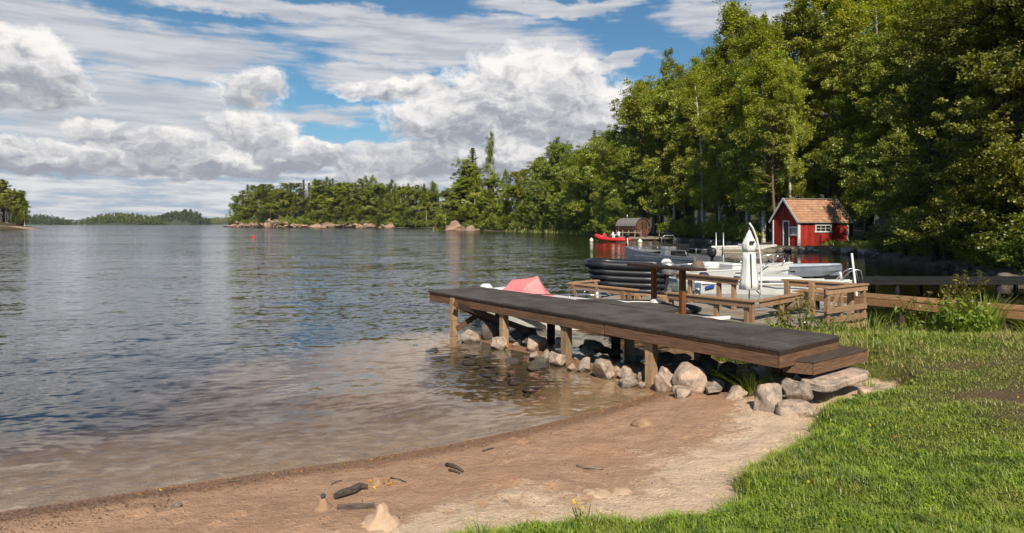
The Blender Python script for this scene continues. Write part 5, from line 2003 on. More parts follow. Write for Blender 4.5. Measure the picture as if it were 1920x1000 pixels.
lo.rotation_euler = (math.pi / 2, 0, math.radians(-2))
lo.location = (-L * .42, -Bm / 2 * .93 - .035, .14)

# 5 long low white boat beside the railing
r, L = boat_root('low white boat with a steel bow ladder lying along the terrace railing', (6.35, 22.6), (11.1, 21.9))
Bm = 1.8
hull_mesh('h', None, L, Bm, .36, .08, .13, 3.4, rake=.15).obj('hull', M['whitepaint'], r)
deck_mb(L, Bm, .36, .08, .45, .985, .15, fullness=3.4).obj('foredeck', M['whitepaint'], r)
MB().box((.0, .0, .46), (1.7, 1.35, .20)).obj('cabin_top', M['whitepaint'], r, bevel=.06)
MB().bar((-L / 2 + .15, -Bm / 2 - .004 + .10, .20), (-L / 2 + .42, -Bm / 2 - .004 + .08, .26), .02, .09).obj('blue_emblem', pmat('blue_decal', (.02, .06, .35), None, 4, .4), r)
MB().box((-L / 2 + .22, .1, .50), (.3, .5, .26)).obj('dark_bag', M['darkcloth'], r, bevel=.06)
for yy in (-.22, .22):
    tube_obj('ladder_rail', [(L * .44, yy, .42), (L * .50, yy, .72), (L * .535, yy, .80), (L * .57, yy, .78), (L * .59, yy, .30)], .022, M['chrome'], r)
tube_obj('ladder_rung', [(L * .545, -.22, .80), (L * .545, .22, .80)], .018, M['chrome'], r)
MB().tube([(L * .46, 0, .44), (L * .46, 0, .62), (L * .455, .05, .68)], [.05, .035, .05], 8).obj('bollard', M['offwhite'], r)
MB().bar((-L * .35, -.7, .44), (L * .30, -.8, .52), .035, .05).obj('boat_hook', M['offwhite'], r)
tube_obj('stripe', [(-L / 2 + .05, -Bm * .44, .31), (0, -Bm / 2 - .02, .32), (L * .3, -Bm * .43, .34)], .012, M['grey'], r)

# 6 grey rowing boat
r, L = boat_root('grey rowing boat with pale blue rim between the white boats and the boathouse', (10.1, 29.6), (14.0, 28.6), name='rowing_boat')
hull_mesh('h', None, L, 1.45, .42, .12, .1, 2.6, rake=.25, thick=.07).obj('hull', M['greyhull'], r)
for sg in (-1, 1):
    pts = []
    for i in range(15):
        s_ = i / 14 * .985
        pts.append((-L / 2 + L * s_ + .25 * s_ ** 3, sg * (half_b(1.45, s_) - .01), .435 + .12 * s_ ** 2))
    MB().tube(pts, .045, 6).obj('rim', M['blueband'], r)
deck_mb(L, 1.45, .42, .12, .78, .985).obj('foredeck', M['blueband'], r)
for x_ in (-.9, .2):
    MB().box((x_, 0, .30), (.24, 1.3, .03)).obj('thwart', M['grey'], r)

# 7 far white boat with two poles
r, L = boat_root('far white boat moored between two tall poles near the stony bank', (16.9, 55.5), (22.2, 56.0))
hull_mesh('h', None, L, 1.8, .42, .12, .14, 2.6).obj('hull', M['offwhite'], r)
deck_mb(L, 1.8, .42, .12, .7, .985).obj('foredeck', M['whitepaint'], r)
MB().box((0, 0, .45), (.6, 1.1, .3)).obj('console', M['offwhite'], r, bevel=.05)
outboard(r, -L / 2 - .1, 0, .35, M['blackpl'], 1.3)
for x, lab in ((16.85, 'left of two thin grey mooring poles by the far white boat'), (17.45, 'right of two thin grey mooring poles by the far white boat')):
    tag(MB().tube([(x, 54.6, -2.0), (x, 54.6, 1.58)], .055, 8).obj('mooring_pole', M['metal']), lab, 'pole')
fl = empty('floating_jetty', (20.5, 54.6, 0), .05, 'low pale floating jetty beside the far white boat', 'jetty')
for i in range(8):
    MB().box((-3.2 + i * .9, -.9, .20), (.86, .9, .05)).obj('deck_board', M['grey'], fl)
MB().box((0, -1.36, .10), (7.1, .05, .16)).obj('side_board', M['grey'], fl)


# ------------------------------------------------------------------ red rescue-type inflatable with its people
r, L = boat_root('red inflatable boat with people in white shirts beside the barrel sauna', (14.3, 82.5), (10.75, 85.0), name='inflatable_boat', cat='inflatable boat')
for sg in (-1, 1):
    pts = [(-L / 2 - .25, sg * .72, .30), (-L / 2, sg * .72, .32), (0, sg * .78, .34), (L * .25, sg * .72, .46), (L * .40, sg * .45, .66), (L * .47, sg * .10, .82), (L * .475, 0, .84)]
    MB().tube(pts, [.10, .24, .25, .25, .24, .22, .2], 10).obj('side_tube', M['red'], r)
MB().box((0, 0, .20), (L * .8, 1.2, .10)).obj('floor', M['greyhull'], r)
MB().box((-L / 2 + .25, 0, .5), (.08, 1.1, .5)).obj('transom', M['greyhull'], r)
outboard(r, -L / 2, 0, .5, M['blackpl'], 1.4)
MB().box((-.5, 0, .6), (.5, .6, .7)).obj('console', M['offwhite'], r, bevel=.06)


def person_meshes(name, shirt, sit=True):
    """continuous seated figure grown with a Skin modifier; shirt and hair as children"""
    def skin(nm, verts, edges, radii, mat, root=0, sub=1):
        me = bpy.data.meshes.new(nm)
        me.from_pydata(verts, edges, [])
        o = bpy.data.objects.new(nm, me)
        me.materials.append(mat)
        sm = o.modifiers.new('skin', 'SKIN')
        lay = me.skin_vertices[0] if me.skin_vertices else None
        return o, me, sub
    V = [(0, 0, .45), (0, 0, .62), (0, 0, .88), (0, 0, .98), (.02, 0, 1.08), (.03, 0, 1.20),
         (.0, .17, .88), (.10, .24, .66), (.30, .18, .62), (0, -.17, .88), (.10, -.24, .66), (.30, -.18, .62),
         (.05, .10, .45), (.45, .12, .46), (.48, .12, .06), (.05, -.10, .45), (.45, -.12, .46), (.48, -.12, .06)]
    E = [(0, 1), (1, 2), (2, 3), (3, 4), (4, 5), (2, 6), (6, 7), (7, 8), (2, 9), (9, 10), (10, 11), (0, 12), (12, 13), (13, 14), (0, 15), (15, 16), (16, 17)]
    R = [.14, .15, .15, .055, .085, .08, .065, .05, .035, .065, .05, .035, .09, .07, .05, .09, .07, .05]
    return V, E, R


def make_person(loc, rz, label, shirtmat, hairmat, legmat):
    V, E, R = person_meshes('p', shirtmat)

    def grow(nm, idx, mat, k):
        b = MB()
        used = set()
        for (a, c) in E:
            if a in idx and c in idx:
                pa, pc = Vector(V[a]), Vector(V[c])
                ra, rc = R[a] * k, R[c] * k
                b.tube([pa.lerp(pc, -.12), pa, pa.lerp(pc, .33), pa.lerp(pc, .66), pc, pa.lerp(pc, 1.10)], [ra * .55, ra, ra * .67 + rc * .33, ra * .33 + rc * .67, rc, rc * .5], 10)
        me = b.mesh(nm, mat)
        o = bpy.data.objects.new(nm, me)
        rm = o.modifiers.new('weld', 'REMESH')
        rm.mode = 'VOXEL'
        rm.voxel_size = .018
        rm.use_smooth_shade = True
        return o
    o = grow('person', set(range(18)), M['skin'], 1.0)
    link(o)
    o.location = loc
    o.rotation_euler.z = rz
    tag(o, label, 'person')
    s_ = grow('shirt', {0, 1, 2, 6, 7, 9, 10}, shirtmat, 1.12)
    link(s_, o)
    t_ = grow('trousers', {0, 12, 13, 14, 15, 16, 17}, legmat, 1.1)
    link(t_, o)
    b = MB()
    b.lathe([(.092, .0), (.098, .05), (.08, .10), (.04, .13), (0, .14)], (.02, 0, 1.12), 10)
    b.obj('hair', hairmat, o)
    return o


ca, sa_ = math.cos(r.rotation_euler.z), math.sin(r.rotation_euler.z)


def in_boat(x, y, z):
    return (r.location.x + ca * x - sa_ * y, r.location.y + sa_ * x + ca * y, z)


make_person(in_boat(-.15, -.3, .22), r.rotation_euler.z, 'person in white shirt sitting nearest the middle of the red inflatable', M['shirt'], M['hair'], M['darkcloth'])
make_person(in_boat(-1.15, .1, .30), r.rotation_euler.z, 'person in white shirt and dark trousers sitting at the stern of the red inflatable', M['shirt'], M['hair'], M['darkcloth'])
make_person(in_boat(.75, .3, .12), r.rotation_euler.z + 2.6, 'person in red jacket sitting low in the bow of the red inflatable', M['redcloth'], M['hair'], M['darkcloth'])

for (u, v, d, rad, mt, lab) in ((1109, 452, 86, .26, 'buoy', 'white buoy floating left of the red inflatable'), (1200, 455, 80, .30, 'buoy', 'white buoy floating in front of the barrel sauna'),
                                (475, 444.5, 112, .22, 'red', 'small red buoy alone on the open lake')):
    x = (u - 960) / F * d
    b = MB().lathe([(0, -.12), (rad * .8, -.05), (rad, .12), (rad * .85, .3), (rad * .4, .42), (rad * .12, .45), (rad * .1, .55), (0, .56)], (0, 0, 0), 14)
    o = b.obj('buoy', M[mt])
    o.location = (x, d, 0)
    if mt == 'red':
        o.scale = (1.6, 1, .6)
    tag(o, lab, 'buoy')

# ------------------------------------------------------------------ barrel sauna on its deck
sr = empty('barrel_sauna', (18.3, 92.6, .5), math.radians(-63), 'round wooden barrel sauna with grey shingled top standing on a deck at the water', 'sauna')
Rb, Lb = 1.30, 4.5
b = MB()
n = 30
for k in range(n):                                                  # staves
    a0, a1 = 2 * math.pi * k / n + .012, 2 * math.pi * (k + 1) / n - .012
    am = (a0 + a1) / 2
    if math.radians(35) < am < math.radians(145):
        continue
    v_ = []
    for x in (0, -Lb):
        for (a, rr_) in ((a0, Rb - .04), (a1, Rb - .04), (a1, Rb), (a0, Rb)):
            v_.append((x, rr_ * math.cos(a), Rb + rr_ * math.sin(a)))
    MB_ = MB()
    MB_.add(v_, [(0, 1, 2, 3), (7, 6, 5, 4), (0, 4, 5, 1), (1, 5, 6, 2), (2, 6, 7, 3), (3, 7, 4, 0)])
    MB_.obj('stave', M['cedar'], sr)
for k in range(9):                                                  # shingle courses
    for sg in (-1, 1):
        a0 = math.radians(90 - sg * (k * 9))
        a1 = math.radians(90 - sg * (k * 9 + 10.5))
        v_ = []
        for x in (.12, -Lb - .05):
            for (a, rr_) in ((a0, Rb + .02), (a1, Rb + .02 + .035), (a1, Rb + .08), (a0, Rb + .05)):
                v_.append((x, rr_ * math.cos(a), Rb + rr_ * math.sin(a)))
        MB_ = MB()
        MB_.add(v_, [(0, 1, 2, 3), (7, 6, 5, 4), (0, 4, 5, 1), (1, 5, 6, 2), (2, 6, 7, 3), (3, 7, 4, 0)])
        MB_.obj('shingle_course', M['shingle'], sr)
for k in range(12):                                                 # end wall of upright boards
    y0, y1 = -Rb + .06 + k * (2 * Rb - .12) / 12, -Rb + .06 + (k + 1) * (2 * Rb - .12) / 12 - .015
    ym = (y0 + y1) / 2
    hz = math.sqrt(max(.01, (Rb - .06) ** 2 - max(abs(y0), abs(y1)) ** 2))
    for x in (-.06, -Lb + .08):
        MB().box((x, ym, Rb), (.045, y1 - y0, 2 * hz)).obj('end_board', M['cedar'], sr)
MB().box((-.02, .05, Rb + .05), (.05, .62, 1.75)).obj('door', M['cedar'], sr, bevel=.01)
for y in (-.02, .62):
    MB().box((.012, y, Rb + .25), (.03, .20, .85)).obj('window', M['pane'], sr)
for x in (-.5, -Lb + .6):
    MB().tube([(x, (Rb + .015) * math.cos(a), Rb + (Rb + .015) * math.sin(a)) for a in np.linspace(math.radians(150), math.radians(390), 24)], .02, 5).obj('steel_hoop', M['metal'], sr)
MB().tube([(.02, Rb * math.cos(a), Rb + Rb * math.sin(a)) for a in np.linspace(0, 2 * math.pi, 33)], .05, 6, False).obj('end_hoop', M['cedar'], sr)
for x in (-.6, -Lb + .7):
    MB().box((x, 0, .06), (.16, 2.0, .26)).obj('cradle', M['darkwood'], sr)
MB().tube([(-Lb + .8, .1, 2 * Rb), (-Lb + .8, .1, 2 * Rb + .55)], .09, 8).obj('chimney', M['metal'], sr)
dk = empty('sauna_deck', (18.0, 93.0, 0), 0, 'wooden deck with open railing under the barrel sauna', 'deck')
for i in range(28):
    MB().box((-3.5 + i * .29, .9, .47), (.28, 5.6, .05)).obj('deck_board', M['grey'], dk)
MB().box((.4, -1.95, .32), (8.2, .08, .25)).obj('edge_beam', M['grey'], dk)
for i in range(7):
    MB().box((-3.5 + i * 1.3, -1.85, -.4), (.18, .18, 1.9)).obj('post', M['darkwood'], dk)
for i in range(5):
    x = -3.6 + i * .85
    MB().box((x, -1.8, .95), (.12, .10, 1.0)).obj('railing_post', M['grey'], dk)
for i in range(3):
    x = 2.3 + i * 1.0
    MB().box((x, -1.8, .95), (.12, .10, 1.0)).obj('railing_post', M['grey'], dk)
MB().box((-1.9, -1.8, 1.12), (3.5, .05, .12)).obj('railing_board', M['grey'], dk)
MB().box((3.3, -1.8, 1.12), (2.1, .05, .12)).obj('railing_board', M['grey'], dk)
MB().box((3.3, -1.8, 1.42), (2.1, .08, .06)).obj('railing_board', M['grey'], dk)
j2 = empty('plank_jetty', (23.2, 90.0, 0), math.radians(-8), 'low plank jetty with two short posts right of the barrel sauna', 'jetty')
for i in range(16):
    MB().box((-2.9 + i * .38, 0, .42), (.36, 1.5, .06)).obj('plank', M['grey'], j2)
MB().box((0, -.78, .32), (6.0, .06, .16)).obj('side_beam', M['grey'], j2)
for x in (-2.4, 0, 2.4):
    MB().box((x, -.7, -.3), (.14, .14, 1.3)).obj('post', M['darkwood'], j2)
for x in (-1.9, -1.3):
    MB().box((x, .5, .75), (.12, .12, .6)).obj('mooring_post', M['grey'], j2)

# ------------------------------------------------------------------ red boathouse
hx, hy, hz_ = 23.4, 54.0, .48
PH = math.radians(17)
hs = empty('boathouse', (hx, hy, hz_), PH, 'small red boathouse with white trim and weathered red tile roof on the stony bank', 'boathouse')
LW, WD, HW, RG = 4.9, 3.0, 2.15, 3.80          # length, depth, wall height, ridge height
bw = .125
nb = int(LW / bw)
for i in range(nb):                             # long wall: upright boards, alternate ones proud
    x = (i + .5) * LW / nb
    if 1.62 < x < 3.22:
        for (z0, z1) in ((.0, 1.16), (1.74, HW)):
            MB().box((x, -.012 - .018 * (i % 2), (z0 + z1) / 2), (LW / nb * 1.0 - .004 + .02 * (i % 2), .025, z1 - z0)).obj('wall_board', M['falu'], hs)
    else:
        MB().box((x, -.012 - .018 * (i % 2), HW / 2), (LW / nb - .004 + .02 * (i % 2), .025, HW)).obj('wall_board', M['falu'], hs)
ng = int(WD / bw)


def roof_z(y):
    return HW + (RG - HW) * (1 - abs(y - WD / 2) / (WD / 2))


for i in range(ng):                             # gable: boards up to the roof slope
    y = (i + .5) * WD / ng
    zt = roof_z(y) - .02
    segs = [(.0, zt)]
    if .12 < y < .92:
        segs = [(0, .92), (1.52, zt)]
    elif 1.05 < y < 1.75:
        segs = [(2.02, zt)]
    for (z0, z1) in segs:
        MB().box((-.012 - .018 * (i % 2), y, (z0 + z1) / 2), (.025, WD / ng - .004 + .02 * (i % 2), z1 - z0)).obj('gable_board', M['falu'], hs)
b = MB()
b.box((LW - .01, WD / 2, HW / 2), (.03, WD, HW))
b.box((LW / 2, WD - .01, HW / 2), (LW, .03, HW))
b.add([(LW - .01, 0, HW), (LW - .01, WD, HW), (LW - .01, WD / 2, RG)], [(0, 1, 2)])
b.obj('back_walls', M['falu'], hs)
MB().box((LW / 2, WD / 2, .03), (LW - .1, WD - .1, .06)).obj('floor', M['darkwood'], hs)
# corner boards
for (x, y) in ((-.045, -.03), (LW + .01, -.045), (-.045, WD + .01)):
    MB().box((x, y, HW / 2), (.13, .12, HW)).obj('corner_board', M['offwhite'], hs)
MB().box((.06, -.058, HW / 2), (.12, .03, HW)).obj('corner_board', M['offwhite'], hs)
# roof: two slopes of tiles in courses
OV = .32
sl = math.hypot(WD / 2, RG - HW)
ang = math.atan2(RG - HW, WD / 2)
ncourse, ncol = 9, 22
tl = (sl + OV) / ncourse
tw_ = (LW + .56) / ncol
tr_ = random.Random(8)
tile_me = None
for sg in (1, -1):
    for c_ in range(ncourse):
        for k in range(ncol):
            if tile_me is None:
                bt = MB()
                rings = []
                for xx in np.linspace(-tw_ / 2, tw_ / 2, 5):
                    zc = .018 * math.cos(xx / tw_ * 2 * math.pi)
                    rings.append([(xx, -tl / 2 - .02, zc + .025), (xx, tl / 2 + .01, zc - .0), (xx, tl / 2 + .01, zc - .02), (xx, -tl / 2 - .02, zc + .0)])
                bt.loft(rings, True, True, False)
                tile_me = bt.mesh('roof_tile', M['tile'])
            o = bpy.data.objects.new('roof_tile', tile_me)
            link(o, hs)
            dist = (c_ + .5) * tl - OV                # distance up from the eave
            yy = dist * math.cos(ang)
            zz = HW + dist * math.sin(ang) + .085
            y = yy if sg == 1 else WD - yy
            o.location = (-.28 + (k + .5) * tw_, y, zz + tr_.uniform(-.006, .006))
            o.rotation_euler = (ang, 0, 0) if sg == 1 else (ang, 0, math.pi)
            o.rotation_euler.x += tr_.uniform(-.02, .02)
b = MB()
for sg in (0, 1):
    y0, z0 = (-OV * math.cos(ang), HW - OV * math.sin(ang) + .02)
    y1, z1 = WD / 2, RG + .02
    if sg:
        y0, y1 = WD - y0, WD - y1
    b.bar((LW / 2, y0, z0), (LW / 2, y1, z1), LW + .5, .03)
b.obj('roof_boarding', M['darkwood'], hs)
for x in (-.30, LW + .30):
    for sg in (0, 1):
        y0, z0 = (-(OV + .06) * math.cos(ang), HW - (OV + .06) * math.sin(ang) + .03)
        y1, z1 = WD / 2, RG + .075
        if sg:
            y0, y1 = WD - y0, WD - y1
        MB().bar((x, y0, z0 + .05), (x, y1, z1 + .05), .035, .17).obj('barge_board', M['offwhite'], hs)
MB().bar((-.28, WD / 2, RG + .15), (LW + .28, WD / 2, RG + .15), .20, .06).obj('ridge_cap', M['shingle'], hs)
MB().bar((-.27, -OV * math.cos(ang) - .02, HW - OV * math.sin(ang) + .045), (LW + .27, -OV * math.cos(ang) - .02, HW - OV * math.sin(ang) + .045), .03, .12).obj('eave_board', M['grey'], hs)
# window in the long wall
wf = MB().box((1.66, -.05, 1.45), (.10, .06, .66)).box((3.18, -.05, 1.45), (.10, .06, .66)).box((2.42, -.05, 1.73), (1.72, .065, .10)).box((2.42, -.055, 1.17), (1.80, .08, .10)).obj('window', M['offwhite'], hs)
for i in range(3):
    for j in range(2):
        MB().box((1.71 + .24 + i * .475, -.015, 1.22 + .12 + j * .24), (.44, .012, .21)).obj('pane', M['pane'], wf)
MB().box((2.42, -.028, 1.45), (1.44, .03, .03)).box((2.19, -.031, 1.45), (.035, .03, .46)).box((2.66, -.031, 1.45), (.035, .03, .46)).obj('glazing_bars', M['offwhite'], wf)
# door and window in the gable
dr = MB().box((-.02, 1.4, 1.0), (.04, .62, 1.96)).obj('door', M['door'], hs)
for (y, z_, sy_, sz_) in ((1.06, 1.0, .09, 2.0), (1.76, 1.0, .09, 2.0), (1.41, 2.05, .79, .10)):
    MB().box((-.055, y, z_), (.05, sy_, sz_)).obj('door_frame', M['offwhite'], dr)
MB().box((-.05, 1.62, 1.0), (.05, .03, .12)).obj('handle', M['metal'], dr)
wf = MB().box((-.055, .98, 1.22), (.05, .08, .70)).box((-.055, .52, 1.55), (.055, .92, .09)).box((-.055, .52, .90), (.06, .92, .09)).obj('window', M['offwhite'], hs)
MB().box((-.02, .52, 1.22), (.012, .86, .58)).obj('pane', M['curtain'], wf)
# stone footing and sill beam
MB().box((LW / 2, .04, -.08), (LW + .1, .16, .14)).obj('sill_beam', M['grey'], hs)
ft = MB()
MB().box((LW / 2, WD / 2 + .06, -.35), (LW - .1, WD - .1, .5)).obj('footing', M['rockdark'], hs)
MB().box((-.62, 1.2, -.16), (1.0, 2.6, .10)).obj('door_step', M['grey'], hs)


# ------------------------------------------------------------------ sand: castles, sticks, leaves
def heap(u, v, z, pts, mat, name, label, cat='sandcastle', seed=1):
    p = G(u, v, z)
    b = MB()
    n = 22
    rings = []
    for (r0, z0) in pts:
        ring = []
        for k in range(n):
            a = 6.283 * k / n
            rr_ = r0 * (1 + .30 * (mnoise.noise(Vector((math.cos(a) * 1.4 + seed, math.sin(a) * 1.4, z0 * 14))))) + .004 * mnoise.noise(Vector((a * 9, z0 * 90, seed)))
            ring.append((rr_ * math.cos(a), rr_ * math.sin(a), z0 + .014 * (z0 > 0) * mnoise.noise(Vector((math.cos(a) * 2, math.sin(a) * 2 + z0 * 12, seed)))))
        rings.append(ring)
    b.loft(rings, True, True, True)
    o = b.obj(name, M[mat], None, label=label, cat=cat)
    o.location = (p.x, p.y, gz(p.x, p.y) - .022)
    return o


heap(716, 972, .2, [(.17, .0), (.145, .03), (.11, .055), (.062, .075), (.048, .105), (.040, .135), (.018, .155), (.002, .158)], 'sandcastle', 'sand_heap', 'pale dry sand heap with a rounded top on the lower beach', seed=3)
heap(690, 975, .2, [(.09, .0), (.07, .02), (.03, .035), (.003, .038)], 'sandcastle', 'sand_heap', 'low pale sand lump at the left foot of the dry sand heap', seed=9)
heap(606, 949, .13, [(.085, .0), (.06, .04), (.036, .075), (.024, .10), (.003, .104)], 'wetsand', 'sand_castle', 'brown cone of damp sand with a dark lump on its tip', seed=5)
p = G(606, 949, .13)
tag(rock(p.x, p.y, gz(p.x, p.y) + .095, .045, .045, .045, 'dark lump sitting on the tip of the damp sand cone', None, 2, pool=ROCKD, name='mud_lump'), cat='lump')
heap(709, 903, .10, [(.07, .0), (.055, .04), (.045, .07), (.036, .085), (.003, .088)], 'wetsand', 'sand_castle', 'damp sand cone inside a ring of red leaves by the waterline', seed=6)
heap(1209, 795, .12, [(.14, .0), (.11, .035), (.06, .07), (.02, .085), (.002, .087)], 'wetsand', 'sand_heap', 'low brown sand cone below the jetty posts', seed=7)
heap(1166, 900, .27, [(.11, .0), (.09, .03), (.05, .055), (.003, .06)], 'sandcastle', 'sand_heap', 'low pale sand lump on the dry upper beach', seed=8)
heap(1118, 908, .26, [(.13, .0), (.10, .02), (.05, .03), (.003, .033)], 'sandcastle', 'sand_heap', 'flattened sand lump left of the pale lump on the upper beach', seed=12)


def stick(pix, z, r0, mat, name, label, cat, flat=None):
    pts = []
    for (u, v, dz) in pix:
        p = G(u, v, z)
        p = G(u, v, gz(p.x, p.y))
        pts.append((p.x, p.y, gz(p.x, p.y) + dz))
    b = MB()
    if flat:
        rings = []
        for i, p in enumerate(pts):
            q = Vector(p)
            d_ = (Vector(pts[min(i + 1, len(pts) - 1)]) - Vector(pts[max(i - 1, 0)])).normalized()
            sd_ = Vector((-d_.y, d_.x, 0))
            w_ = flat[i]
            rings.append([q + sd_ * w_ + Vector((0, 0, -.01)), q + sd_ * w_ * .9 + Vector((0, 0, r0)), q + Vector((0, 0, r0 * 1.3)), q - sd_ * w_ * .9 + Vector((0, 0, r0)), q - sd_ * w_ + Vector((0, 0, -.01))])
        b.loft(rings, True, True, False)
    else:
        n = len(pts)
        b.tube(pts, [r0 * (1 - .6 * i / n) for i in range(n)], 6)
    return tag(b.obj(name, M[mat]), label, cat)


stick([(627, 938, .03), (645, 930, .035), (662, 922, .03), (676, 916, .035), (690, 915, .02)], .15, .02, 'driftwood', 'driftwood', 'dark flat piece of driftwood lying slanted beside the damp sand cone', 'driftwood', flat=[.012, .035, .036, .026, .008])
stick([(633, 950, .012), (650, 950, .012), (675, 952, .012), (702, 951, .01)], .18, .02, 'driftwood', 'driftwood', 'dark flat board half buried left of the dry sand heap', 'driftwood', flat=[.018, .022, .022, .012])
stick([(1081, 874, .01), (1095, 877, .015), (1115, 880, .01), (1131, 882, .012)], .23, .010, 'grey', 'twig', 'pale bare twig on the upper beach', 'twig')
stick([(838, 872, .01), (848, 878, .02), (858, 880, .02), (868, 882, .01)], .15, .022, 'driftwood', 'driftwood', 'short dark rotten stick in the middle of the beach', 'driftwood')
stick([(842, 882, .01), (852, 884, .015), (862, 885, .01)], .15, .014, 'driftwood', 'driftwood', 'small dark stick just below the rotten stick', 'driftwood')
stick([(621, 911, .01), (632, 905, .01), (641, 900, .01)], .10, .006, 'driftwood', 'twig', 'thin dark twig above the slanted driftwood', 'twig')
stick([(732, 898, .01), (748, 900, .01), (762, 906, .01)], .12, .006, 'driftwood', 'twig', 'thin dark twig right of the leaf-ringed sand cone', 'twig')
stick([(427, 904, .01), (437, 903, .01), (450, 904, .01)], .03, .012, 'driftwood', 'driftwood', 'dark stub of wood at the waterline by the yellow leaves', 'driftwood')
stick([(905, 846, .01), (917, 843, .01), (925, 841, .01)], .1, .010, 'driftwood', 'twig', 'dark twig near the waterline in the middle of the beach', 'twig')

rg = np.random.default_rng(77)


def leaves_on_ground(C, size, mat, name, label, cat='leaves', seed=1, kind='stuff'):
    z, sd_, sg_, _ = terrain(C[:, 0], C[:, 1])
    P3 = np.stack([C[:, 0], C[:, 1], z + .006], 1)
    r = np.random.default_rng(seed)
    n = len(P3)
    N = np.stack([r.normal(0, .3, n), r.normal(0, .3, n), np.ones(n)], 1)
    N = unit(N)
    T = unit(np.cross(N, r.normal(size=(n, 3))))
    B = np.cross(N, T)
    s = (size * r.uniform(.5, 1.4, n))[:, None]
    V = np.stack([P3 - T * s, P3 + B * s * .6 + N * s * .2, P3 + T * s, P3 - B * s * .6 + N * s * .2], 1).reshape(-1, 3)
    me = npmesh(name, V, np.arange(n * 4).reshape(n, 4), [M[mat]], False, {'rnd': np.repeat(r.uniform(0, 1, n), 4)})
    o = link(bpy.data.objects.new(name, me))
    return tag(o, label, cat, kind=kind)


shore_pts = np.array(LAND[1:11])


def along_shore(n, off0, off1, t0=0, t1=1):
    seg = rg.uniform(t0 * (len(shore_pts) - 1), t1 * (len(shore_pts) - 1) - 1e-6, n)
    i = seg.astype(int)
    f = (seg - i)[:, None]
    P = shore_pts[i] * (1 - f) + shore_pts[i + 1] * f
    tdir = shore_pts[i + 1] - shore_pts[i]
    nrm_ = np.stack([tdir[:, 1], -tdir[:, 0]], 1)
    nrm_ = nrm_ / np.linalg.norm(nrm_, axis=1, keepdims=True)
    return P + nrm_ * rg.uniform(off0, off1, n)[:, None]


C = along_shore(230, .02, .20, .3, 1)
leaves_on_ground(C, .014, 'fallen', 'fallen_leaves', 'yellow fallen leaves washed up in a line along the waterline')
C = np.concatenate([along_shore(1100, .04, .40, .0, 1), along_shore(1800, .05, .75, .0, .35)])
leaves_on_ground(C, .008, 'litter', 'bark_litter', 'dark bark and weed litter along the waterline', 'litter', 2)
C = np.stack([rg.uniform(-3.5, 3.2, 1300), rg.uniform(3.4, 9, 1300)], 1)
sdv, sgv = sdist(C[:, 0], C[:, 1], LAND), sdist(C[:, 0], C[:, 1], GRASSP)
C = C[(sdv > .3) & (sgv < -.05)]
leaves_on_ground(C, .007, 'litter', 'sand_litter', 'scattered crumbs of bark on the sand', 'litter', 3)
a_ = rg.uniform(0, 6.28, 26)
p = G(709, 903, .10)
leaves_on_ground(np.stack([p.x + np.cos(a_) * .11, p.y + np.sin(a_) * .10], 1), .02, 'fallen', 'leaf_ring', 'ring of reddish leaves round the damp sand cone', 'leaves', 4)
C = np.stack([rg.uniform(.5, 9, 500), rg.uniform(3.5, 11, 500)], 1)
sgv = sdist(C[:, 0], C[:, 1], GRASSP)
C = C[(sgv > .1) & (rg.uniform(0, 1, len(C)) < .12 + .8 * dirt_at(C[:, 0], C[:, 1]))]
leaves_on_ground(C, .026, 'fallen', 'lawn_leaves', 'few yellow-brown leaves fallen on the lawn', 'leaves', 5)

# ------------------------------------------------------------------ lawn
m_, t, out = newmat('grass_blades')
r = t.attr('rnd')
dr_ = t.attr('dry')
n1 = t.noise(t.pos(), 1.3, 3, .6)
n2 = t.noise(t.pos(), 7, 3, .6)
c = t.mix(r, (.185, .280, .020), (.37, .46, .045))
c = t.mix(t.m('MULTIPLY', t.ss(n2, .42, .60), .75), c, (.085, .165, .024))
c = t.mix(t.ss(n1, .5, .68), c, (.27, .33, .04))
c = t.mix(t.m('MULTIPLY', dr_, t.ss(r, .05, .6)), c, (.36, .29, .11))
d = t.n.new('ShaderNodeBsdfDiffuse')
t.put(d.inputs[0], c)
tr = t.n.new('ShaderNodeBsdfTranslucent')
t.put(tr.inputs[0], t.v('MULTIPLY', c, (1.2, 1.25, .6)))
gl = t.n.new('ShaderNodeBsdfGlossy')
gl.inputs['Roughness'].default_value = .45
a1 = t.n.new('ShaderNodeMixShader')
a1.inputs[0].default_value = .35
t.l.new(d.outputs[0], a1.inputs[1])
t.l.new(tr.outputs[0], a1.inputs[2])
a2 = t.n.new('ShaderNodeMixShader')
a2.inputs[0].default_value = .045
t.l.new(a1.outputs[0], a2.inputs[1])
t.l.new(gl.outputs[0], a2.inputs[2])
t.l.new(a2.outputs[0], out.inputs[0])
M['blade'] = m_


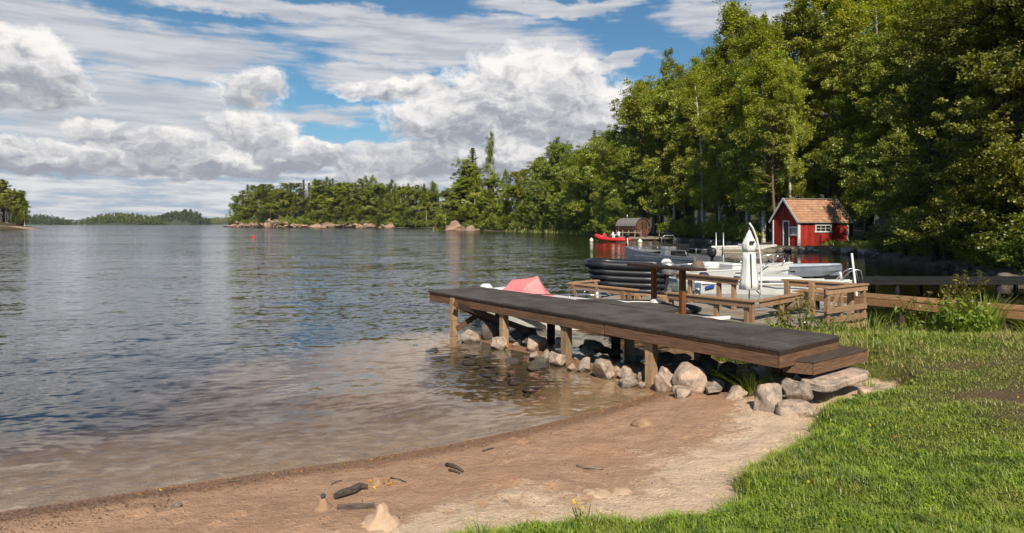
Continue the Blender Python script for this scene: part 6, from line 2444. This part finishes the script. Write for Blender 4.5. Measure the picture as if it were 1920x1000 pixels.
def blades(C, z, h, w, dry, seed, name, label, lean=.5, cat='grass', mat='blade', kind='stuff', bend=None):
    """curved blades, three triangles each"""
    r = np.random.default_rng(seed)
    n = len(C)
    a = r.uniform(0, 2 * math.pi, n)
    d = np.stack([np.cos(a), np.sin(a), np.zeros(n)], 1)
    s = np.stack([-np.sin(a), np.cos(a), np.zeros(n)], 1)
    if bend is not None:
        d = bend
    ln = (lean * r.uniform(.2, 1.5, n) * h)[:, None]
    P = np.stack([C[:, 0], C[:, 1], z - .01], 1)
    up_ = np.zeros((n, 3))
    up_[:, 2] = 1
    hh_ = h[:, None]
    ww = w[:, None]
    v0 = P - s * ww * .5
    v1 = P + s * ww * .5
    mid = P + up_ * hh_ * .6 + d * ln * .35
    v2 = mid - s * ww * .42
    v3 = mid + s * ww * .42
    v4 = P + up_ * hh_ * .95 + d * ln
    V = np.stack([v0, v1, v2, v3, v4], 1).reshape(-1, 3)
    b = np.arange(n)[:, None] * 5
    T = np.concatenate([b + np.array([[0, 1, 3]]), b + np.array([[0, 3, 2]]), b + np.array([[2, 3, 4]])], 0)
    me = npmesh(name, V, T, [M[mat]], False, {'rnd': np.repeat(r.uniform(0, 1, n), 5), 'dry': np.repeat(dry, 5)})
    o = link(bpy.data.objects.new(name, me))
    return tag(o, label, cat, kind=kind)


# density follows distance so that blades stay visible size
N0 = 330000
dd_ = 3.0 * (16.0 / 3.0) ** rg.uniform(0, 1, N0)
uu = rg.uniform(-.30, .95, N0)
C = np.stack([uu * dd_, dd_], 1)
z, sdv, sgv, _ = terrain(C[:, 0], C[:, 1])
dk_ = dirt_at(C[:, 0], C[:, 1])
pn = fbm(C[:, 0] * 1.2, C[:, 1] * 1.2, 3, 31)
edge_n = fbm(C[:, 0] * 5, C[:, 1] * 5, 3, 61)
keep = (sgv > -.02 + .30 * (edge_n - .5)) & (C[:, 1] < 14.5) & (rg.uniform(0, 1, N0) > dk_ * .93)
# nothing grows through the step, slab, terrace
stepx = (C[:, 0] - 3.9) * .8 + (C[:, 1] - 8.2) * .6
stepy = -(C[:, 0] - 3.9) * .6 + (C[:, 1] - 8.2) * .8
keep &= ~((np.abs(stepx) < .72) & (np.abs(stepy) < .30))
C, z, sgv, dk_, pn = C[keep], z[keep], sgv[keep], dk_[keep], pn[keep]
far_edge = sstep(9.3, 10.6, C[:, 1])
h = .78 * (.028 + .038 * rg.uniform(0, 1, len(C))) * (1 + .5 * (pn - .4)) * (1 - .45 * dk_) * (1 + 1.5 * far_edge * rg.uniform(0, 1, len(C)))
h *= 1 + .9 * np.exp(-np.maximum(sgv, 0) / .10)
cl = fbm(C[:, 0] * 7, C[:, 1] * 7, 2, 91)
h *= .55 + 1.0 * cl
h = np.maximum(h, .012 * C[:, 1] * .35)
w = np.maximum(.0042, .00085 * C[:, 1]) * rg.uniform(.7, 1.4, len(C))
w = np.where(rg.uniform(0, 1, len(C)) < .06, w * 2.4, w)
dry = np.clip(dk_ * 1.2 + .75 * sstep(8.0, 9.6, C[:, 1]) * (pn > .45) + .25 * sstep(7.4, 9, C[:, 1]) + .5 * sstep(.6, .75, pn) * .5 + (rg.uniform(0, 1, len(C)) < .07) * .9, 0, 1)
blades(C, z, h, w, dry, 5, 'lawn_grass', 'short bright green lawn grass beside the beach', 1.15)
print('lawn blades', len(C))


# long unmown grass and tufts
def tuft(name, pos_, n, rad, hmin, hmax, w0, label, lean=.7, dry0=.1, seed=1, cat='grass', mat='blade'):
    r = np.random.default_rng(seed)
    a = r.uniform(0, 6.283, n)
    q = rad * np.sqrt(r.uniform(0, 1, n))
    Cc = np.stack([pos_[0] + np.cos(a) * q, pos_[1] + np.sin(a) * q], 1)
    z = terrain(Cc[:, 0], Cc[:, 1])[0]
    out_ = np.stack([np.cos(a), np.sin(a), np.zeros(n)], 1) + r.normal(0, .35, (n, 3)) * np.array([1, 1, 0])
    return blades(Cc, z, r.uniform(hmin, hmax, n), np.full(n, w0) * r.uniform(.7, 1.3, n), np.clip(r.normal(dry0, .25, n), 0, 1), seed, name, label, lean, cat, mat, None, out_)


for i, (u, v, n, rad, h0, h1, lab) in enumerate((
        (905, 985, 34, .07, .10, .24, 'tall thin grass tuft standing in the sand at the bottom edge'),
        (868, 996, 26, .08, .05, .14, 'short grass tuft at the bottom edge left of the tall tuft'),
        (985, 978, 26, .05, .06, .17, 'small grass tuft right of the tall tuft on the sand edge'),
        (1100, 972, 40, .10, .07, .18, 'leafy tuft with yellow flowers at the edge of the lawn'),
        (1160, 966, 26, .08, .06, .13, 'arching grass tuft right of the yellow flowered tuft'),
        (1390, 925, 90, .14, .06, .16, 'overhanging grass tuft at the bend of the lawn edge'),
        (1500, 795, 60, .14, .05, .13, 'grass tuft at the lawn edge below the flat boulder'))):
    p = G(u, v, .38)
    tuft('grass_tuft', (p.x, p.y), n, rad, h0, h1, .0042, lab, .9, .15, 40 + i, 'grass tuft')
p = G(1408, 728, .2)
tuft('grass_tuft', (p.x, p.y - .12), 190, .18, .14, .38, .010, 'bright grass tuft growing between the stones under the jetty', 1.0, .0, 61, 'grass tuft')
p = G(1600, 668, .5)
tuft('grass_tuft', (4.52, 8.33), 60, .10, .07, .22, .007, 'grass tuft against the far corner of the wooden step', .8, .2, 62, 'grass tuft')
# unmown band along the far edge of the lawn
n = 26000
C = np.stack([rg.uniform(3.2, 13, n), rg.uniform(9.2, 13.2, n)], 1)
z, sdv, sgv, _ = terrain(C[:, 0], C[:, 1])
inner = sstep(1.6, .2, sgv)
keep = (sgv > -.05) & (rg.uniform(0, 1, n) < inner)
C, z, sgv = C[keep], z[keep], sgv[keep]
pn = fbm(C[:, 0] * 1.0, C[:, 1] * 1.0, 3, 51)
h = rg.uniform(.06, .26, len(C)) * (.4 + 1.2 * pn)
blades(C, z, h, np.full(len(C), .010), np.clip(pn * 1.6 - .45 + rg.normal(0, .2, len(C)), 0, 1), 9, 'long_grass', 'unmown grass band between the lawn and the terrace', .8)
# green strip right of the boathouse
n = 5000
C = np.stack([rg.uniform(25.5, 29.5, n), rg.uniform(44, 55, n)], 1)
z, sdv, sgv, _ = terrain(C[:, 0], C[:, 1])
k = (sdv > .2) & (sdv < 4.5)
C, z = C[k], z[k]
blades(C, z, rg.uniform(.2, .5, len(C)), np.full(len(C), .05), rg.uniform(0, .6, len(C)), 10, 'bank_grass', 'sunlit grass strip on the bank right of the boathouse', .6)
n = 5000
C = np.stack([rg.uniform(-2, 16.5, n), rg.uniform(140, 215, n)], 1)
z, sdv, sgv, _ = terrain(C[:, 0], C[:, 1])
k = (sdv > -1.2) & (sdv < 2.5)
C, z = C[k], np.maximum(z[k], -.3)
blades(C, z, rg.uniform(.6, 1.3, len(C)), np.full(len(C), .14), rg.uniform(.1, .7, len(C)), 12, 'reeds', 'yellow-green reed fringe along the shore left of the red inflatable', .4, 'reeds')
n = 6000
C = np.stack([rg.uniform(-60, -14, n), rg.uniform(225, 360, n)], 1)
z, sdv, sgv, _ = terrain(C[:, 0], C[:, 1])
k = (sdv > -3) & (sdv < 3)
C, z = C[k], np.maximum(z[k], -.3)
blades(C, z, rg.uniform(.7, 1.6, len(C)), np.full(len(C), .25), rg.uniform(.1, .5, len(C)), 13, 'reeds', 'pale reed bed in the inlet left of the leafy point', .4, 'reeds')


# ------------------------------------------------------------------ tall weeds
def weed(name, pos_, label, cat, stems, hmin, hmax, spread, leafmat_, seed, head=None, leafn=10, leafs=.05, stemmat='weed'):
    r = np.random.default_rng(seed)
    x0, y0 = pos_
    root = empty(name, (x0, y0, gz(x0, y0)), 0, label, cat)
    st_ = MB()
    LC = []
    HC = []
    for i in range(stems):
        a = r.uniform(0, 6.283)
        q = spread * math.sqrt(r.uniform(0, 1))
        b0 = Vector((math.cos(a) * q * .3, math.sin(a) * q * .3, -.05))
        hh_ = r.uniform(hmin, hmax)
        tip = Vector((math.cos(a) * q, math.sin(a) * q, hh_))
        mid = b0.lerp(tip, .5) + Vector((0, 0, hh_ * .08))
        st_.tube([b0, mid, tip], [.006, .005, .003], 4, False)
        for k in range(leafn):
            f = r.uniform(.15, .95)
            c = (b0.lerp(mid, f * 2) if f < .5 else mid.lerp(tip, f * 2 - 1)) + Vector(r.normal(0, leafs * .6, 3))
            LC.append(tuple(c))
        HC.append(tuple(tip))
    st_.obj('stems', M[stemmat] if stemmat in M else M['weed'], root)
    if LC:
        V, rn = leaf_quads(np.array(LC), leafs, .42, None, 0, seed)
        link(bpy.data.objects.new('leaves', npmesh('weed_leaves', V, np.arange(len(V)).reshape(-1, 4), [M[leafmat_]], False, {'rnd': rn})), root)
    if head == 'umbel':
        for h_ in HC:
            Cc = np.array(h_) + unit(r.normal(size=(46, 3))) * np.array([.06, .06, .026]) * r.uniform(.5, 1, (46, 1))
            V, rn = leaf_quads(Cc, .022, .9, None, 0, seed)
            tag(link(bpy.data.objects.new('flower_head', npmesh('flower_head', V, np.arange(len(V)).reshape(-1, 4), [M['umbel']], False, {'rnd': rn})), root), kind='stuff')
    if head == 'spike':
        for h_ in HC:
            zz = r.uniform(-.26, .04, 60)
            Cc = np.array(h_) + np.stack([r.normal(0, .035, 60), r.normal(0, .035, 60), zz], 1)
            V, rn = leaf_quads(Cc, .032, .8, None, 0, seed)
            tag(link(bpy.data.objects.new('flower_spike', npmesh('flower_spike', V, np.arange(len(V)).reshape(-1, 4), [M['leafyellow']], False, {'rnd': rn})), root), kind='stuff')
    return root


weed('flowering_weed', (7.0, 11.3), 'sprawling weed with brownish umbel heads at the far edge of the lawn', 'weed', 10, .45, .78, .50, 'weedgreen', 3, 'umbel', 16, .085)
weed('flowering_weed', (7.75, 11.35), 'tall weed with yellow-green flower spike standing behind the umbels', 'weed', 9, .62, 1.06, .34, 'leafyellow', 4, 'spike', 34, .10)
weed('leafy_weed', (7.55, 11.1), 'dense green weed clump at the foot of the yellow-green spike', 'weed', 44, .25, .66, .50, 'weedgreen', 5, None, 20, .095)
tuft('iris_clump', (8.05, 11.3), 130, .24, .40, .88, .024, 'upright blade-leaved clump right of the flowering weeds', .42, .05, 71, 'plant')
tuft('iris_clump', (8.95, 11.15), 50, .25, .3, .62, .016, 'leaning reed leaves at the water right of the blade-leaved clump', .9, .25, 72, 'plant')
tuft('grass_tuft', (6.35, 11.6), 90, .35, .25, .50, .012, 'tall dry grass between the slatted gate and the weeds', .7, .5, 73, 'grass tuft')
weed('yellowing_weed', (4.95, 11.9), 'yellowing leafy weed in front of the terrace corner, left of the others', 'weed', 9, .45, .82, .30, 'leafyellow', 6, None, 22, .075)
weed('yellowing_weed', (5.35, 12.0), 'taller yellow-green weed between terrace corner and slatted gate', 'weed', 9, .45, .92, .32, 'weed', 7, None, 20, .075)
weed('leafy_weed', (4.75, 11.5), 'low green weed clump at the near corner of the terrace', 'weed', 24, .15, .42, .45, 'weedgreen', 8, None, 12, .06)
weed('leafy_weed', (5.6, 11.6), 'low green weeds under the low bench by the slatted gate', 'weed', 24, .15, .40, .45, 'weedgreen', 9, None, 12, .06)
p = G(1345, 715, .15)
weed('leafy_weed', (p.x + .05, p.y + .1), 'small broad-leaved plant between the stones left of the grass tuft', 'weed', 9, .10, .24, .16, 'leafbroad', 10, None, 12, .06)
p = G(1095, 965, .4)
weed('yellow_flowers', (p.x, p.y), 'few small yellow flowers in the tuft at the lawn edge', 'flower', 7, .06, .15, .10, 'leafbroad', 11, None, 5, .025)
C = []
for i in range(40):
    C.append((rg.uniform(.4, 8), rg.uniform(3.8, 10.8)))
C = np.array(C)
z, sdv, sgv, _ = terrain(C[:, 0], C[:, 1])
k = sgv > .1
P3 = np.stack([C[k, 0], C[k, 1], z[k] + .07], 1)
P3 = np.concatenate([P3, np.array([[G(1095, 965, .4).x + rg.uniform(-.08, .08), G(1095, 965, .4).y + rg.uniform(-.06, .06), gz(G(1095, 965, .4).x, G(1095, 965, .4).y) + .13] for _ in range(6)])])
V, rn = leaf_quads(np.repeat(P3, 3, 0) + rg.normal(0, .004, (len(P3) * 3, 3)), .02, .9, None, 0, 3)
tag(link(bpy.data.objects.new('lawn_flowers', npmesh('lawn_flowers', V, np.arange(len(V)).reshape(-1, 4), [M['yellowflower']], False, {'rnd': rn}))), 'tiny yellow flowers dotted in the lawn', 'flowers', kind='stuff')


# ------------------------------------------------------------------ air
m_, t, out = newmat('thin_haze')
vp = t.n.new('ShaderNodeVolumePrincipled')
vp.inputs['Color'].default_value = (.80, .88, 1.0, 1)
vp.inputs['Density'].default_value = .00005
vp.inputs['Anisotropy'].default_value = .0
t.l.new(vp.outputs[0], out.inputs['Volume'])
b = MB()
b.box((0, 4200, 43.5), (13500, 9200, 101))
hz = b.obj('haze', m_)
tag(hz, kind='stuff')

# clover and plantain leaves low in the lawn
n = 26000
dd_ = 3.2 * (10.0 / 3.2) ** rg.uniform(0, 1, n)
C = np.stack([rg.uniform(-.15, .95, n) * dd_, dd_], 1)
z, sdv, sgv, _ = terrain(C[:, 0], C[:, 1])
cl = fbm(C[:, 0] * 2.2, C[:, 1] * 2.2, 3, 77)
k = (sgv > .03) & (cl > .50) & (rg.uniform(0, 1, n) > dirt_at(C[:, 0], C[:, 1])) & ~((np.abs((C[:, 0] - 3.9) * .8 + (C[:, 1] - 8.2) * .6) < .8) & (np.abs(-(C[:, 0] - 3.9) * .6 + (C[:, 1] - 8.2) * .8) < .35))
C, z = C[k], z[k]
P3 = np.stack([C[:, 0], C[:, 1], z + rg.uniform(.015, .04, len(C))], 1)
V, rn = leaf_quads(P3, .016, .95, np.tile(np.array([[0, 0, 1.0]]), (len(P3), 1)), 2.0, 5)
tag(link(bpy.data.objects.new('clover', npmesh('clover', V, np.arange(len(V)).reshape(-1, 4), [M['blade']], False, {'rnd': rn, 'dry': rn * 0}))), 'patches of clover leaves low in the lawn', 'clover', kind='stuff')
#print('TRIS', sum(sum(len(p.vertices) - 2 for p in me.polygons) for me in bpy.data.meshes if me.users) )

# grit and pebbles bedded in the sand
n = 900
C = np.concatenate([np.stack([rg.uniform(-3.6, 3.2, n), rg.uniform(3.5, 8.9, n)], 1), along_shore(500, -.25, .5, 0, 1)])
z, sdv, sgv, _ = terrain(C[:, 0], C[:, 1])
k = (sdv > -.3) & (sgv < -.05)
C, z = C[k], z[k]
oct_ = np.array([[1, 0, 0], [0, 1, 0], [-1, 0, 0], [0, -1, 0], [0, 0, .7], [0, 0, -.5]])
r = rg.uniform(.003, .009, len(C)) * np.where(rg.uniform(0, 1, len(C)) < .05, 2.4, 1)
V = (np.stack([C[:, 0], C[:, 1], z + .002], 1)[:, None, :] + oct_[None] * r[:, None, None] * rg.uniform(.7, 1.3, (len(C), 6, 1))).reshape(-1, 3)
T = np.array([[0, 1, 4], [1, 2, 4], [2, 3, 4], [3, 0, 4], [1, 0, 5], [2, 1, 5], [3, 2, 5], [0, 3, 5]])
T = (np.arange(len(C))[:, None, None] * 6 + T[None]).reshape(-1, 3)
tag(link(bpy.data.objects.new('pebbles', npmesh('pebbles', V, T, [M['rock']], True))), 'small pebbles scattered over the beach sand', 'pebbles', kind='stuff')
